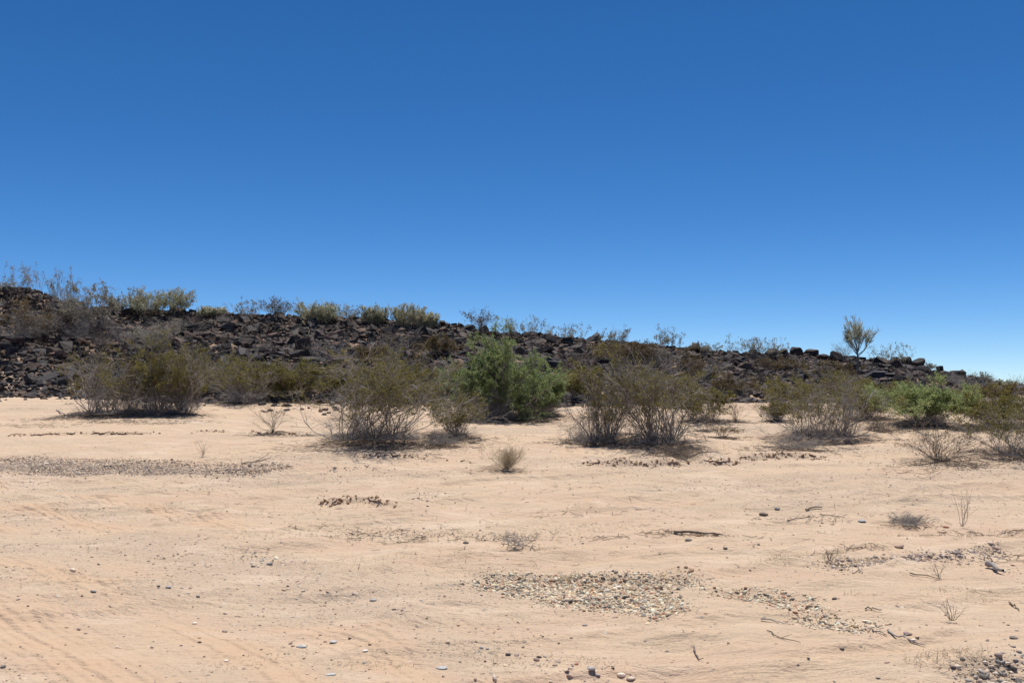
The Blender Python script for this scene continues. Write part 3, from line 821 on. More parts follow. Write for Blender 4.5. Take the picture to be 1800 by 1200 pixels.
    ('slope_weed', 'plant', 'wispy', 1175, 614, 1154, 1200, 574, dict(), 'dense upright pale weed on the crest, tallest between mesquite and lone tree'),
    ('slope_weed', 'plant', 'wispy', 1238, 620, 1218, 1264, 602, dict(), 'very thin weed on the crest right of the dense upright one'),
    ('slope_weed', 'plant', 'wispy', 1300, 626, 1272, 1336, 592, dict(), 'left half of the wide pale weed patch left of the skyline boulders'),
    ('slope_weed', 'plant', 'wispy', 1352, 630, 1326, 1388, 594, dict(), 'right half of the wide pale weed patch left of the skyline boulders'),
    ('bare_shrub', 'shrub', 'bare', 1484, 637, 1460, 1504, 600, dict(n0=22, pale=1), 'small grey bare shrub at the left of the lone tree trunk'),
    ('palo_verde_tree', 'tree', 'tree', 1508, 655, 1480, 1537, 560, dict(), 'lone small tree with a forked pale trunk on the skyline at the right'),
    ('slope_weed', 'plant', 'wispy', 1566, 643, 1530, 1597, 603, dict(), 'grey wispy weed on the crest just right of the lone tree'),
    ('slope_weed', 'plant', 'wispy', 1627, 645, 1606, 1646, 630, dict(), 'short weed behind the crest block right of the lone tree'),
    ('palo_verde_shrub', 'shrub', 'palo', 1769, 679, 1752, 1784, 663, dict(), 'tiny yellowish shrub on the low skyline near the right edge'),
    ('slope_weed', 'plant', 'wispy', 1726, 674, 1708, 1742, 654, dict(), 'pale weed on the descending crest near the right edge'),
    ('slope_weed', 'plant', 'wispy', 6, 512, -14, 18, 490, dict(), 'short weed on the crest cut by the left edge'),
]

# ---- which boulders become things of their own
vis_t = P[:, 4] < 1.03
ppx = 900 + F_PX * P[:, 0] / P[:, 1]
ppy = 678 - F_PX * (zs + 0.2 * P[:, 2] - EYE) / P[:, 1]
inframe = (ppx > 4) & (ppx < 1796)
hid = np.zeros(len(P), bool)
for s in SHRUBS:
    if s[2] in ('creo', 'mesq', 'lime', 'mound') :
        cx_, cy_ = 0.5 * (s[5] + s[6]), 0.5 * (s[4] + s[8 - 1])
        hid |= (((ppx - cx_) / (0.46 * (s[6] - s[5]))) ** 2 + ((ppy - cy_) / (0.5 * (s[4] - s[7]))) ** 2) < 1
app = P[:, 2] / P[:, 1]
score = np.where(vis_t & inframe & ~hid, app, -1)
N_SINGLE = 300 - len(special)
order = np.argsort(-score)[:N_SINGLE]
single = np.zeros(len(P), bool); single[order] = True

LAND = []
for s in SHRUBS:
    nm = {'bright green feathery mesquite tree in front of the black slope': 'the mesquite top'}.get(s[9])
LAND = [(42, 490, 'the first wispy crest plant'), (160, 535, 'the yellow-olive crest bush'), (40, 562, 'the brownish left-edge bush'), (212, 586, 'the silvery mound'),
        (288, 522, 'the largest yellow-green shrub'), (285, 586, 'the grey-olive slope bush'), (373, 542, 'the small yellow crest shrub'), (487, 542, 'the grey fan-shaped shrub'),
        (562, 545, 'the yellow-green crest shrub'), (582, 612, 'the two brownish mounds'), (660, 548, 'the compact yellow shrub'), (718, 550, 'the grey-yellow crest shrub'),
        (700, 612, 'the pale forked dead shrub'), (776, 606, 'the rusty brown bush'), (845, 565, 'the bare greyish crest shrub'), (872, 600, 'the mesquite top'),
        (932, 626, 'the grey-green mound'), (994, 585, 'the straw-coloured weeds'), (1016, 672, 'the mesquite-side olive bush'), (1108, 618, 'the rusty olive bush'),
        (1175, 594, 'the dense upright weed'), (1204, 640, 'the high brown bush'), (1292, 676, 'the brown bush on broken scree'), (1326, 608, 'the wide weed patch'),
        (1382, 642, 'the low brown bush'), (1508, 600, 'the lone tree'), (1566, 622, 'the weed beside the lone tree'), (1626, 705, 'the lime green bush'),
        (1722, 672, 'the grey mound at right'), (1764, 688, 'the rusty olive end bush'), (425, 660, 'the olive bush under the boulders'), (160, 665, 'the sprawling grey-twigged bush'),
        (532, 670, 'the green-olive bush')]


def where(px, py, t):
    dmin = min(LAND, key=lambda q: (q[0] - px) ** 2 + 1.6 * (q[1] - py) ** 2)
    dx, dy = px - dmin[0], py - dmin[1]
    rel = ('below' if dy > 0 else 'above') if abs(dy) > 0.8 * abs(dx) else ('right of' if dx > 0 else 'left of')
    zone = 'on the crest' if t > 0.93 else 'high on the slope' if t > 0.66 else 'mid-slope' if t > 0.33 else 'low on the slope'
    return zone, rel, dmin[2]


boulders = []     # (x, y, z, scale, euler, kind index, colour, px, py, t, size)
for i in order:
    boulders.append((P[i, 0], P[i, 1], zs[i] + 0.12 * P[i, 2], P[i, 2] * stretch[i], eul[i], kindi[i], colour[i], ppx[i], ppy[i], P[i, 4], P[i, 2]))
for j, (p, w, h, kd, cl, u, v) in enumerate(special):
    ks = [i for i, b in enumerate(BLOCKS) if b[0] == kd]
    ki = ks[j % len(ks)]
    Vb = BLOCKS[ki][2]
    ex = np.ptp(Vb, axis=0)
    sc = np.array([w / ex[0], 0.9 * (w / ex[0]), h / ex[2] * 1.0])
    tz = float(hill_t(np.array(p.x), np.array(p.y))[1])
    boulders.append((p.x, p.y, EYE + slope_of(v) * p.y, sc, np.array([(0.17 if kd == 'lump' else 0.06) * ((j % 5) - 2), (0.16 if kd == 'lump' else 0.06) * ((j % 7) - 3), 0.25 * ((j % 6) - 2.5)]), ki, cl, u, v, tz, 0.5 * w))

desc = {}
for b in boulders:
    size = 'huge' if b[10] > 0.32 else 'big' if b[10] > 0.25 else 'middling' if b[10] > 0.20 else 'smaller'
    z_, rel, lm = where(b[7], b[8], b[9])
    noun = {'slab': 'slab', 'block': 'block', 'wedge': 'wedge', 'lump': 'boulder'}[BLOCKS[b[5]][0]]
    key = f'{size} {ROCK_WORD[b[6]]} {noun}', f'{z_}, {rel} {lm}'
    desc.setdefault(key, []).append(b)
ORD = ['leftmost', 'second from left', 'third from left', 'fourth from left', 'fifth from left', 'sixth from left', 'seventh from left', 'eighth from left', 'ninth from left', 'tenth from left']
for (a, w_), group in desc.items():
    group.sort(key=lambda b: b[7])
    for q, b in enumerate(group):
        lab = f'{a} {w_}' if len(group) == 1 else f'{ORD[min(q, 9)]} {a} {w_}'
        if len(lab.split()) > 16: lab = lab.replace(' on the slope,', ' up,').replace(' slope-', ' ')
        o = link('basalt_boulder', BLOCKS[b[5]][1], None, b[:3], tuple(b[4]), tuple(b[3]))
        o.material_slots[0].link = 'OBJECT'; o.material_slots[0].material = M_ROCK[b[6]]
        tag(o, lab, 'boulder', 'basalt boulders on the slope')

Vs, Fs, At, Mi, off = [], [], [], [], 0
for i in np.nonzero(~single)[0]:
    _, _, Vb, Fb = BLOCKS[kindi[i]]
    Rm = np.array(Euler(eul[i]).to_matrix())
    Vw = (Vb * (P[i, 2] * stretch[i])) @ Rm.T + np.array([P[i, 0], P[i, 1], zs[i] + 0.10 * P[i, 2]])
    Vs.append(Vw); Fs.append(Fb + off); off += len(Vw)
    At.append(np.full(len(Vw), r_.random())); Mi.append(np.full(len(Fb), colour[i]))
me = make_mesh('rock_rubble', np.concatenate(Vs), [np.concatenate(Fs)], M_ROCK, False, {'rnd': ('FLOAT', np.concatenate(At))}, np.concatenate(Mi))
tag(link('rock_rubble', me), 'black basalt rubble covering the ridge slope between the bigger boulders', 'rubble', None, 'stuff')


# ------------------------------------------------------------------ shrubs
def grow(r, S, D, Ln, k, wob, trop):
    n = len(S)
    P_ = np.empty((n, k, 3)); P_[:, 0] = S
    d = norm(D)
    st = Ln / (k - 1)
    for i in range(1, k):
        d = norm(d + r.normal(0, wob, (n, 3)) + np.array([0, 0, 1.0]) * trop)
        P_[:, i] = P_[:, i - 1] + d * st[:, None]
    return P_


def sprout(r, Pp, per, t0, t1, ang, Ln, k, wob, trop):
    n, kk, _ = Pp.shape
    par = np.repeat(np.arange(n), per)
    t = r.uniform(t0, t1, len(par)) * (kk - 1)
    i = np.minimum(t.astype(int), kk - 2); f = (t - i)[:, None]
    S = Pp[par, i] * (1 - f) + Pp[par, i + 1] * f
    T = norm(Pp[par, i + 1] - Pp[par, i])
    rd = r.normal(size=(len(par), 3)); rd = norm(rd - T * np.sum(rd * T, 1, keepdims=True))
    a = r.normal(ang, ang * 0.35, len(par))[:, None]
    D = T * np.cos(a) + rd * np.sin(a)
    return par, grow(r, S, D, Ln(len(par), t / (kk - 1)), k, wob, trop)


def leaf_quads(r, C, size, slim=0.45, upright=0.0):
    n = len(C)
    a = norm(r.normal(size=(n, 3)) + np.array([0, 0, upright])); b = norm(np.cross(a, r.normal(size=(n, 3))))
    l = size * r.uniform(0.6, 1.3, n)[:, None]
    V = np.stack([C - a * l, C + b * l * slim, C + a * l, C - b * l * slim], 1).reshape(-1, 3)
    q = np.arange(4 * n).reshape(n, 4)
    return V, q, np.repeat(r.random(n), 4)


STY = {
    #         n0  spread base  L0wob trop  n1 l1   a1   n2 l2   a2   r0     leaves
    'creo':  (38, 0.74, 0.22, 0.17, 0.04, 6, 0.38, 0.65, 5, 0.18, 0.70, 0.010),
    'mesq':  (20, 0.80, 0.10, 0.20, 0.00, 10, 0.46, 0.8, 9, 0.20, 0.8, 0.018),
    'lime':  (26, 0.75, 0.18, 0.15, 0.02, 8, 0.42, 0.6, 7, 0.18, 0.7, 0.010),
    'bare':  (20, 0.62, 0.10, 0.13, 0.04, 4, 0.42, 0.5, 4, 0.18, 0.6, 0.008),
    'mound': (60, 1.05, 0.45, 0.22, -0.04, 5, 0.45, 0.7, 4, 0.22, 0.8, 0.006),
    'palo':  (64, 0.34, 0.50, 0.10, 0.08, 8, 0.30, 0.35, 6, 0.16, 0.35, 0.009),
    'straw': (100, 0.75, 0.16, 0.07, 0.07, 5, 0.40, 0.35, 3, 0.20, 0.4, 0.003),
    'weed':  (8, 0.40, 0.05, 0.08, 0.03, 2, 0.35, 0.45, 2, 0.18, 0.5, 0.0028),
    'wispy': (34, 0.34, 0.30, 0.09, 0.05, 4, 0.28, 0.4, 3, 0.12, 0.5, 0.006),
}


GROUPS = {'creosote_bush': 'creosote bushes on the sand and the slope', 'bare_shrub': 'leafless shrubs', 'dead_branch_heap': 'heaps of dead branches at the bushes',
          'mesquite_tree': 'green mesquites in front of the slope', 'dry_weed': 'dry weeds standing on the sand', 'slope_weed': 'wispy weeds along the crest',
          'grey_shrub': 'twiggy mounds on the rocky slope', 'palo_verde_shrub': 'yellow-green shrubs along the crest'}


def radii(Pn, r0, taper):
    k = Pn.shape[1]
    return np.asarray(r0).reshape(-1, 1) * np.linspace(1, taper, k)[None, :]


def build_shrub(spec, seed):
    name, cat, sty, bx, by, lf, rt, top, opt, label = spec
    r = np.random.default_rng(seed)
    p = hit(bx, by + (7 if sty == 'palo' else 0))
    dist = p.y
    H = (by - top) / F_PX * dist * (0.91 if sty == 'creo' else 1.0)
    W = (rt - lf) / F_PX * dist
    if sty == 'tree':
        return build_tree(spec, r, p, H, W)
    n0, spread, base, wob, trop, n1, l1, a1, n2, l2, a2, r0 = STY[sty]
    n0 = opt.get('n0', n0)
    if sty == 'creo':
        spread *= r.uniform(0.8, 1.3); wob *= r.uniform(0.85, 1.45); n0 = int(n0 * r.uniform(0.8, 1.25)); l1 *= r.uniform(0.8, 1.2); trop *= r.uniform(-0.3, 1.2)
    if opt.get('sparse'): n0 = 16
    az = r.uniform(0, 2 * math.pi, n0)
    tilt = np.abs(r.normal(0, spread * 0.62, n0)) if sty not in ('mound',) else r.uniform(0.2, spread * 1.35, n0)
    if opt.get('low'): tilt = r.uniform(0.15, 1.25, n0)
    tilt = np.minimum(tilt, 1.45)
    D = np.stack([np.sin(tilt) * np.cos(az), np.sin(tilt) * np.sin(az), np.cos(tilt)], 1)
    # stems rise from two or three root crowns
    nc = 3 if sty in ('creo', 'lime', 'palo', 'wispy', 'mound') else 1
    cc = r.normal(0, base * 0.8, (nc, 2)); cc[0] = 0
    ci = r.integers(0, nc, n0)
    rb = base * 0.30 * np.sqrt(r.random(n0))
    S = np.stack([cc[ci, 0] + rb * np.cos(az), cc[ci, 1] + rb * np.sin(az), np.full(n0, -0.02)], 1)
    if sty == 'mound' : S = np.stack([r.normal(0, base * 0.55, n0), r.normal(0, base * 0.4, n0), np.full(n0, -0.02)], 1)
    if sty in ('palo', 'wispy'):
        rb = 0.62 * np.sqrt(r.random(n0)); S = np.stack([rb * np.cos(az), rb * np.sin(az) * 0.6, np.full(n0, -0.03)], 1)
    Ln = r.uniform(0.35 if sty in ('palo', 'wispy') else 0.62, 1.05, n0) * (1 + 0.15 * tilt)
    P0 = grow(r, S, D, Ln, 8, wob, trop)
    skirt = np.zeros(n0, bool)
    if sty in ('creo', 'lime', 'mesq'):
        # short dead stems and fallen branches round the foot
        k0 = int(n0 * (0.6 if sty == 'creo' else 1.0))
        az2 = r.uniform(0, 2 * math.pi, k0); ti = r.uniform(0.35, 1.5, k0)
        D = np.concatenate([D, np.stack([np.sin(ti) * np.cos(az2), np.sin(ti) * np.sin(az2), np.cos(ti)], 1)])
        S = np.concatenate([S, np.stack([cc[r.integers(0, nc, k0), 0] + r.normal(0, base * 0.5, k0), r.normal(0, base * 0.5, k0), np.full(k0, -0.02)], 1)])
        Ln = np.concatenate([Ln, r.uniform(0.12, 0.46, k0)])
        skirt = np.concatenate([skirt, np.ones(k0, bool)]); n0 += k0
        P0 = grow(r, S, D, Ln, 8, wob, trop)
        P0[skirt] = grow(r, S[skirt], D[skirt], Ln[skirt], 8, wob * 1.9, -0.02)
    par1, P1 = sprout(r, P0, n1, 0.20, 0.98, a1, lambda n, t: l1 * r.uniform(0.5, 1.1, n) * (1.15 - 0.5 * t) * np.where(np.repeat(skirt, n1), 0.45, 1.0), 6, wob * 1.2, trop)
    par2, P2 = sprout(r, P1, n2, 0.15, 1.0, a2, lambda n, t: l2 * r.uniform(0.5, 1.2, n), 4, wob * 1.3, (-0.10 if sty == 'mesq' else trop))
    tips = np.concatenate([P2[:, -1][~skirt[par1][par2]], P1[:, -1][~skirt[par1]]])
    z95 = np.percentile(tips[:, 2], 96 if sty == 'creo' else 98.5)
    q_ = 4 if sty == 'creo' else 3
    x0, x1 = np.percentile(tips[:, 0], q_), np.percentile(tips[:, 0], 100 - q_)
    # the wind and the ground keep low branches off the soil
    sx, sz = W / (x1 - x0), H / z95
    mid = 0.5 * (x0 + x1)
    target_mid = (0.5 * (lf + rt) - bx) / F_PX * dist
    sc = np.array([sx, 0.5 * (sx + min(sx, 1.3 * sz)), sz])

    def fit(Q):
        Q = Q.copy()
        h = np.clip(Q[..., 2] / z95, 0, 1)
        Q = Q * sc
        Q[..., 0] += (target_mid - mid * sx) * h
        Q[..., 2] = np.where(Q[..., 2] < 0.015, 0.015 + 0.15 * np.abs(Q[..., 2]), Q[..., 2])
        return Q
    P0, P1, P2 = fit(P0), fit(P1), fit(P2)
    root = bpy.data.objects.new(name, None)
    root.empty_display_size = 0.2
    root.location = p
    COL.objects.link(root)
    tag(root, label, cat, GROUPS.get(name))
    big = np.clip(H / 1.6, 0.55, 1.4)
    r0 = r0 * (big if sty not in ('weed', 'straw') else 1)
    far = max(1.0, dist / 26.0)            # fine twigs of far plants stand for small sprays
    R0 = radii(P0, r0 * r.uniform(0.55, 1.25, n0), 0.3)
    R1 = radii(P1, r0 * 0.52 * r.uniform(0.7, 1.2, len(P1)), 0.4)
    R2 = radii(P2, r0 * 0.31 * far * r.uniform(0.7, 1.2, len(P2)), 0.4)
    deadfrac = opt.get('dead', 0.0) + (0.12 if sty == 'creo' else 0)
    dead0 = (r.random(n0) < deadfrac) | skirt
    dead1 = dead0[par1] | (r.random(len(P1)) < deadfrac * 0.25); dead2 = dead1[par2]

    def wood(mask0, mask1, mask2, nm, m):
        parts = []; rn = []
        for Q, Rq, mk, s in ((P0, R0, mask0, 4), (P1, R1, mask1, 3), (P2, R2, mask2, 3)):
            if mk.any():
                V_, q_ = tubes(Q[mk], Rq[mk], s)
                parts.append((V_, q_)); rn.append(np.repeat(r.random(int(mk.sum())), Q.shape[1] * s))
        if not parts: return None
        V_, q_ = join(parts)
        return link(nm, make_mesh(nm, V_, [q_], [m], True, {'rnd': ('FLOAT', np.concatenate(rn))}), root)

    live_m = {'creo': M_STEM, 'mesq': M_STEM, 'lime': M_STEM, 'bare': M_TWIG, 'mound': M_DEAD, 'palo': M_GREENBARK, 'straw': M_STRAW, 'weed': M_TWIG, 'wispy': M_DEAD}[sty]
    if opt.get('dark'): live_m = M_TWIG
    if opt.get('pale'): live_m = M_DEAD
    if opt.get('straw'): live_m = M_STRAW
    if opt.get('grey') and sty == 'palo': live_m = M_STRAW
    wood(~dead0, ~dead1, ~dead2, 'stems', live_m)
    if dead0.any() and sty in ('creo', 'lime', 'mesq'):
        wood(dead0, dead1, dead2, 'dead_branches', M_DEAD)
    # leaves: on the outer twigs, in clumps (some branches carry none)
    dens = {'creo': opt.get('leaf', 1.0) * 21, 'mesq': 56, 'lime': 34, 'palo': 2.2, 'bare': opt.get('leaf', 0) * 12, 'wispy': 3, 'straw': 0, 'mound': 0, 'weed': 0.8}[sty]
    if dens > 0:
        w1 = r.uniform(0.15, 1.7, len(P1)) * (r.random(len(P1)) < 0.88)
        w2 = w1[par2] * (~dead2)
        cnt = r.poisson(np.clip(dens * w2, 0, 90))
        li = np.repeat(np.arange(len(P2)), cnt)
        t = r.random(len(li)) ** 0.7 * 3
        i = np.minimum(t.astype(int), 2); f = (t - i)[:, None]
        C = P2[li, i] * (1 - f) + P2[li, i + 1] * f
        size = {'creo': 0.020, 'mesq': 0.021, 'lime': 0.020, 'palo': 0.022, 'bare': 0.018, 'wispy': 0.018, 'straw': 0.012, 'weed': 0.008}[sty]
        size = size * max(0.8, dist / 24.0)
        C = C + r.normal(0, 0.02 * max(1, dist / 24), C.shape)
        hz = C[:, 2] / H
        thr = {'creo': 0.30, 'mesq': 0.14, 'lime': 0.10}.get(sty, 0.15)
        keep = r.random(len(C)) < sstep(thr - 0.18, thr + 0.22, hz + 0.25 * (r.random(len(C)) - 0.5))
        C = C[keep]
        if len(C):
            lm = {'creo': M_OLIVE, 'mesq': M_GREEN, 'lime': M_LIME, 'palo': M_YELLOW, 'bare': M_OLIVEBROWN, 'wispy': M_GREYLEAF, 'straw': M_YELLOW, 'weed': M_GREYLEAF}[sty]
            if opt.get('brown'): lm = M_OLIVEBROWN
            if opt.get('grey') and sty != 'palo': lm = M_GREYLEAF
            if opt.get('green'): lm = M_LIME
            V_, q_, rn = leaf_quads(r, C, size, 0.35 if sty == 'mesq' else 0.5, 0.0)
            link('foliage', make_mesh('foliage', V_, [q_], [lm], False, {'rnd': ('FLOAT', rn)}), root)
    return root, H, W


def build_tree(spec, r, p, H, W):
    name, cat, sty, bx, by, lf, rt, top, opt, label = spec
    root = bpy.data.objects.new(name, None); root.location = p; COL.objects.link(root)
    tag(root, label, cat)
    h = H
    tr = np.array([[[0, 0, -0.1], [0.0, 0, 0.12 * h], [0.01 * h, 0, 0.25 * h], [-0.01 * h, 0, 0.40 * h]]])
    parts = [tubes(tr, np.array([[0.055, 0.05, 0.045, 0.042]]) * h / 2.6, 7)]
    D = np.array([[-0.75, 0.1, 1], [-0.25, -0.4, 1.1], [0.55, 0.3, 1], [0.9, -0.15, 0.75], [0.12, 0.5, 1.2], [-0.95, -0.1, 0.6]])
    S = np.array([[0, 0, 0.36 * h], [0, 0, 0.39 * h], [0, 0, 0.38 * h], [0.01 * h, 0, 0.30 * h], [0, 0, 0.40 * h], [0, 0, 0.33 * h]])
    D = np.concatenate([D, D * np.array([[-0.8, 1.3, 1.0]])]); S = np.concatenate([S, S * 1.0])
    P0 = grow(r, S, D, np.array([0.36, 0.52, 0.44, 0.50, 0.50, 0.24, 0.30, 0.40, 0.52, 0.34, 0.55, 0.38]) * h, 7, 0.10, 0.10)
    parts.append(tubes(P0, radii(P0, np.full(12, 0.020 * h / 2.6), 0.35), 5))
    V_, q_ = join(parts)
    link('trunk', make_mesh('trunk', V_, [q_], [M_TRUNK], True), root)
    par1, P1 = sprout(r, P0, 9, 0.3, 1.0, 0.5, lambda n, t: 0.20 * h * r.uniform(0.6, 1.1, n), 5, 0.14, 0.10)
    par2, P2 = sprout(r, P1, 9, 0.2, 1.0, 0.5, lambda n, t: 0.09 * h * r.uniform(0.6, 1.2, n), 4, 0.15, 0.08)
    V_, q_ = join([tubes(P1, radii(P1, np.full(len(P1), 0.010 * h / 2.6), 0.4), 3), tubes(P2, radii(P2, np.full(len(P2), 0.006 * h / 2.6), 0.5), 3)])
    link('branches', make_mesh('branches', V_, [q_], [M_GREENBARK], True, {'rnd': ('FLOAT', r.random(len(V_)))}), root)
    w1 = r.uniform(0.1, 1.6, len(P1)) * (P1[:, -1, 2] > 0.55 * h)
    li = np.repeat(np.arange(len(P2)), r.poisson(7 * w1[par2]))
    t = r.random(len(li)) * 3; i = np.minimum(t.astype(int), 2); f = (t - i)[:, None]
    C = P2[li, i] * (1 - f) + P2[li, i + 1] * f + r.normal(0, 0.02, (len(li), 3))
    V_, q_, rn = leaf_quads(r, C, 0.024, 0.4, 0.0)
    link('crown', make_mesh('crown', V_, [q_], [M_PALELEAF], False, {'rnd': ('FLOAT', rn)}), root)
    return root, H, W


shrub_info = []
for k, s in enumerate(SHRUBS):
    root, H, W = build_shrub(s, 1000 + k)
    shrub_info.append((root.location.copy(), H, W, s[2]))

# dry brush between the rocks: too small and too many to count
rb_ = np.random.default_rng(31)
n = 170
u = rb_.uniform(-100, 1900, n); t = rb_.uniform(-0.12, 1.0, n) ** 0.9
t = np.nan_to_num(t, nan=0.02)
yb, yc = hill_dist(u); y = yb + (yc - yb) * t; x = (u - 900) / F_PX * y
keep = vnoise(x * 0.35, y * 0.35, 51) > 0.42
x, y = x[keep], y[keep]
base = np.stack([x, y, terrain(x, y) + 0.05], 1)
m_ = 26
S = np.repeat(base, m_, 0) + np.concatenate([rb_.normal(0, 0.10, (len(base) * m_, 2)), np.zeros((len(base) * m_, 1))], 1)
D = rb_.normal(0, 0.75, (len(S), 3)); D[:, 2] = np.abs(D[:, 2]) + 0.5
Q = grow(rb_, S, D, np.repeat(rb_.uniform(0.25, 0.75, len(base)), m_) * rb_.uniform(0.5, 1.1, len(S)), 5, 0.25, 0.02)
_, Q2 = sprout(rb_, Q, 3, 0.3, 1.0, 0.6, lambda n, t: rb_.uniform(0.08, 0.22, n), 3, 0.25, 0.0)
V_, q_ = join([tubes(Q, radii(Q, np.full(len(Q), 0.0055), 0.5), 3), tubes(Q2, radii(Q2, np.full(len(Q2), 0.004), 0.5), 3)])
me = make_mesh('dry_brush', V_, [q_], [M_TWIG], True, {'rnd': ('FLOAT', np.concatenate([np.repeat(rb_.random(len(Q)), 15), np.repeat(rb_.random(len(Q2)), 9)]))})
tag(link('dry_brush', me), 'thin brown dry brush growing between the rocks all over the slope', 'brush', None, 'stuff')

# ------------------------------------------------------------------ stones and gravel
def stone_proto(seed, sub):
    r = np.random.default_rng(seed)
    bm = bmesh.new(); bmesh.ops.create_icosphere(bm, subdivisions=sub, radius=1.0)
    V_ = np.array([v.co[:] for v in bm.verts]); Fc = np.array([[v.index for v in f.verts] for f in bm.faces]); bm.free()
    for k in range(7):
        n_ = norm(r.normal(size=3)); d = r.uniform(0.6, 0.9)
        ex = np.maximum(V_ @ n_ - d, 0); V_ = V_ - 0.85 * ex[:, None] * n_
    return V_ * np.array([1.0, r.uniform(0.65, 0.9), r.uniform(0.38, 0.65)]), Fc


PEB = [stone_proto(s, 2 if s < 6 else 1) for s in range(14)]
PAL = {
    'light': [(0.66, 0.58, 0.46), (0.74, 0.68, 0.57), (0.56, 0.45, 0.32), (0.42, 0.39, 0.35), (0.28, 0.265, 0.245), (0.52, 0.43, 0.31), (0.64, 0.55, 0.42), (0.15, 0.14, 0.13), (0.42, 0.25, 0.17), (0.62, 0.52, 0.38)],
    'grey': [(0.60, 0.50, 0.40), (0.52, 0.42, 0.33), (0.25, 0.225, 0.21), (0.34, 0.305, 0.28), (0.18, 0.165, 0.155), (0.46, 0.41, 0.36), (0.38, 0.30, 0.25), (0.62, 0.55, 0.46), (0.28, 0.22, 0.185), (0.50, 0.39, 0.29)],
    'red': [(0.34, 0.285, 0.27), (0.30, 0.27, 0.265), (0.48, 0.41, 0.365), (0.24, 0.215, 0.215), (0.58, 0.51, 0.45), (0.38, 0.29, 0.25)],
    'slate': [(0.62, 0.54, 0.45), (0.50, 0.43, 0.36), (0.22, 0.215, 0.21), (0.32, 0.31, 0.295), (0.42, 0.40, 0.375), (0.58, 0.52, 0.45), (0.38, 0.31, 0.27), (0.15, 0.14, 0.135)],
    'sandy': [(0.50, 0.375, 0.27), (0.56, 0.445, 0.34), (0.36, 0.29, 0.24), (0.32, 0.265, 0.22), (0.64, 0.555, 0.45), (0.47, 0.37, 0.29), (0.60, 0.49, 0.37)],
}


def gravel_mesh(name, xy, size, pal, seed, label, sink=0.25, protos=range(6, 14)):
    r = np.random.default_rng(seed)
    z = terrain(xy[:, 0], xy[:, 1])
    pal = np.array(PAL[pal]); protos = list(protos)
    pi = r.integers(0, len(protos), len(xy))
    Vs, Fs, Cs, off = [], [], [], 0
    for q, pr in enumerate(protos):
        k = np.nonzero(pi == q)[0]
        if not len(k): continue
        Vp, Fp = PEB[pr]
        a = r.uniform(0, 6.283, len(k)); ca, sa = np.cos(a), np.sin(a)
        tx, ty = r.normal(0, 0.3, len(k)), r.normal(0, 0.3, len(k))
        s = size[k]
        X = Vp[None, :, 0] * s[:, None]; Y = Vp[None, :, 1] * s[:, None]; Z = Vp[None, :, 2] * s[:, None] * r.uniform(0.8, 1.3, len(k))[:, None]
        Z = Z + X * tx[:, None] + Y * ty[:, None]
        Xr = X * ca[:, None] - Y * sa[:, None] + xy[k, 0][:, None]; Yr = X * sa[:, None] + Y * ca[:, None] + xy[k, 1][:, None]
        Zr = Z + (z[k] + s * (0.5 - sink) * 0.6)[:, None]
        Vs.append(np.stack([Xr, Yr, Zr], -1).reshape(-1, 3))
        Fs.append((Fp[None] + (np.arange(len(k)) * len(Vp))[:, None, None]).reshape(-1, 3) + off); off += len(k) * len(Vp)
        c = np.clip(np.array([1.30, 1.22, 1.12]) * pal[r.integers(0, len(pal), len(k))] * r.uniform(0.75, 1.15, (len(k), 1)), 0, 0.82)
        Cs.append(np.repeat(np.concatenate([c, np.ones((len(k), 1))], 1), len(Vp), 0))
    me = make_mesh(name, np.concatenate(Vs), [np.concatenate(Fs)], [M_STONE], True, {'tint': ('FLOAT_COLOR', np.concatenate(Cs))})
    return tag(link(name, me), label, 'gravel', None, 'stuff')


def fill_poly(poly, n, seed, soft=0.10):
    r = np.random.default_rng(seed)
    pa = np.array(poly)
    lo, hi = pa.min(0) - soft * 2, pa.max(0) + soft * 2
    xy = r.uniform(lo, hi, (n * 4, 2))
    s = seg_sd(poly, xy[:, 0], xy[:, 1]) + 0.10 * fbm(xy[:, 0] * 5, xy[:, 1] * 5, seed, 3)
    keep = r.random(len(xy)) < sstep(soft, -soft, s)
    return xy[keep][:n]


def area(poly):
    a = np.array(poly); b = np.roll(a, -1, 0)
    return 0.5 * abs(np.sum(a[:, 0] * b[:, 1] - b[:, 0] * a[:, 1]))


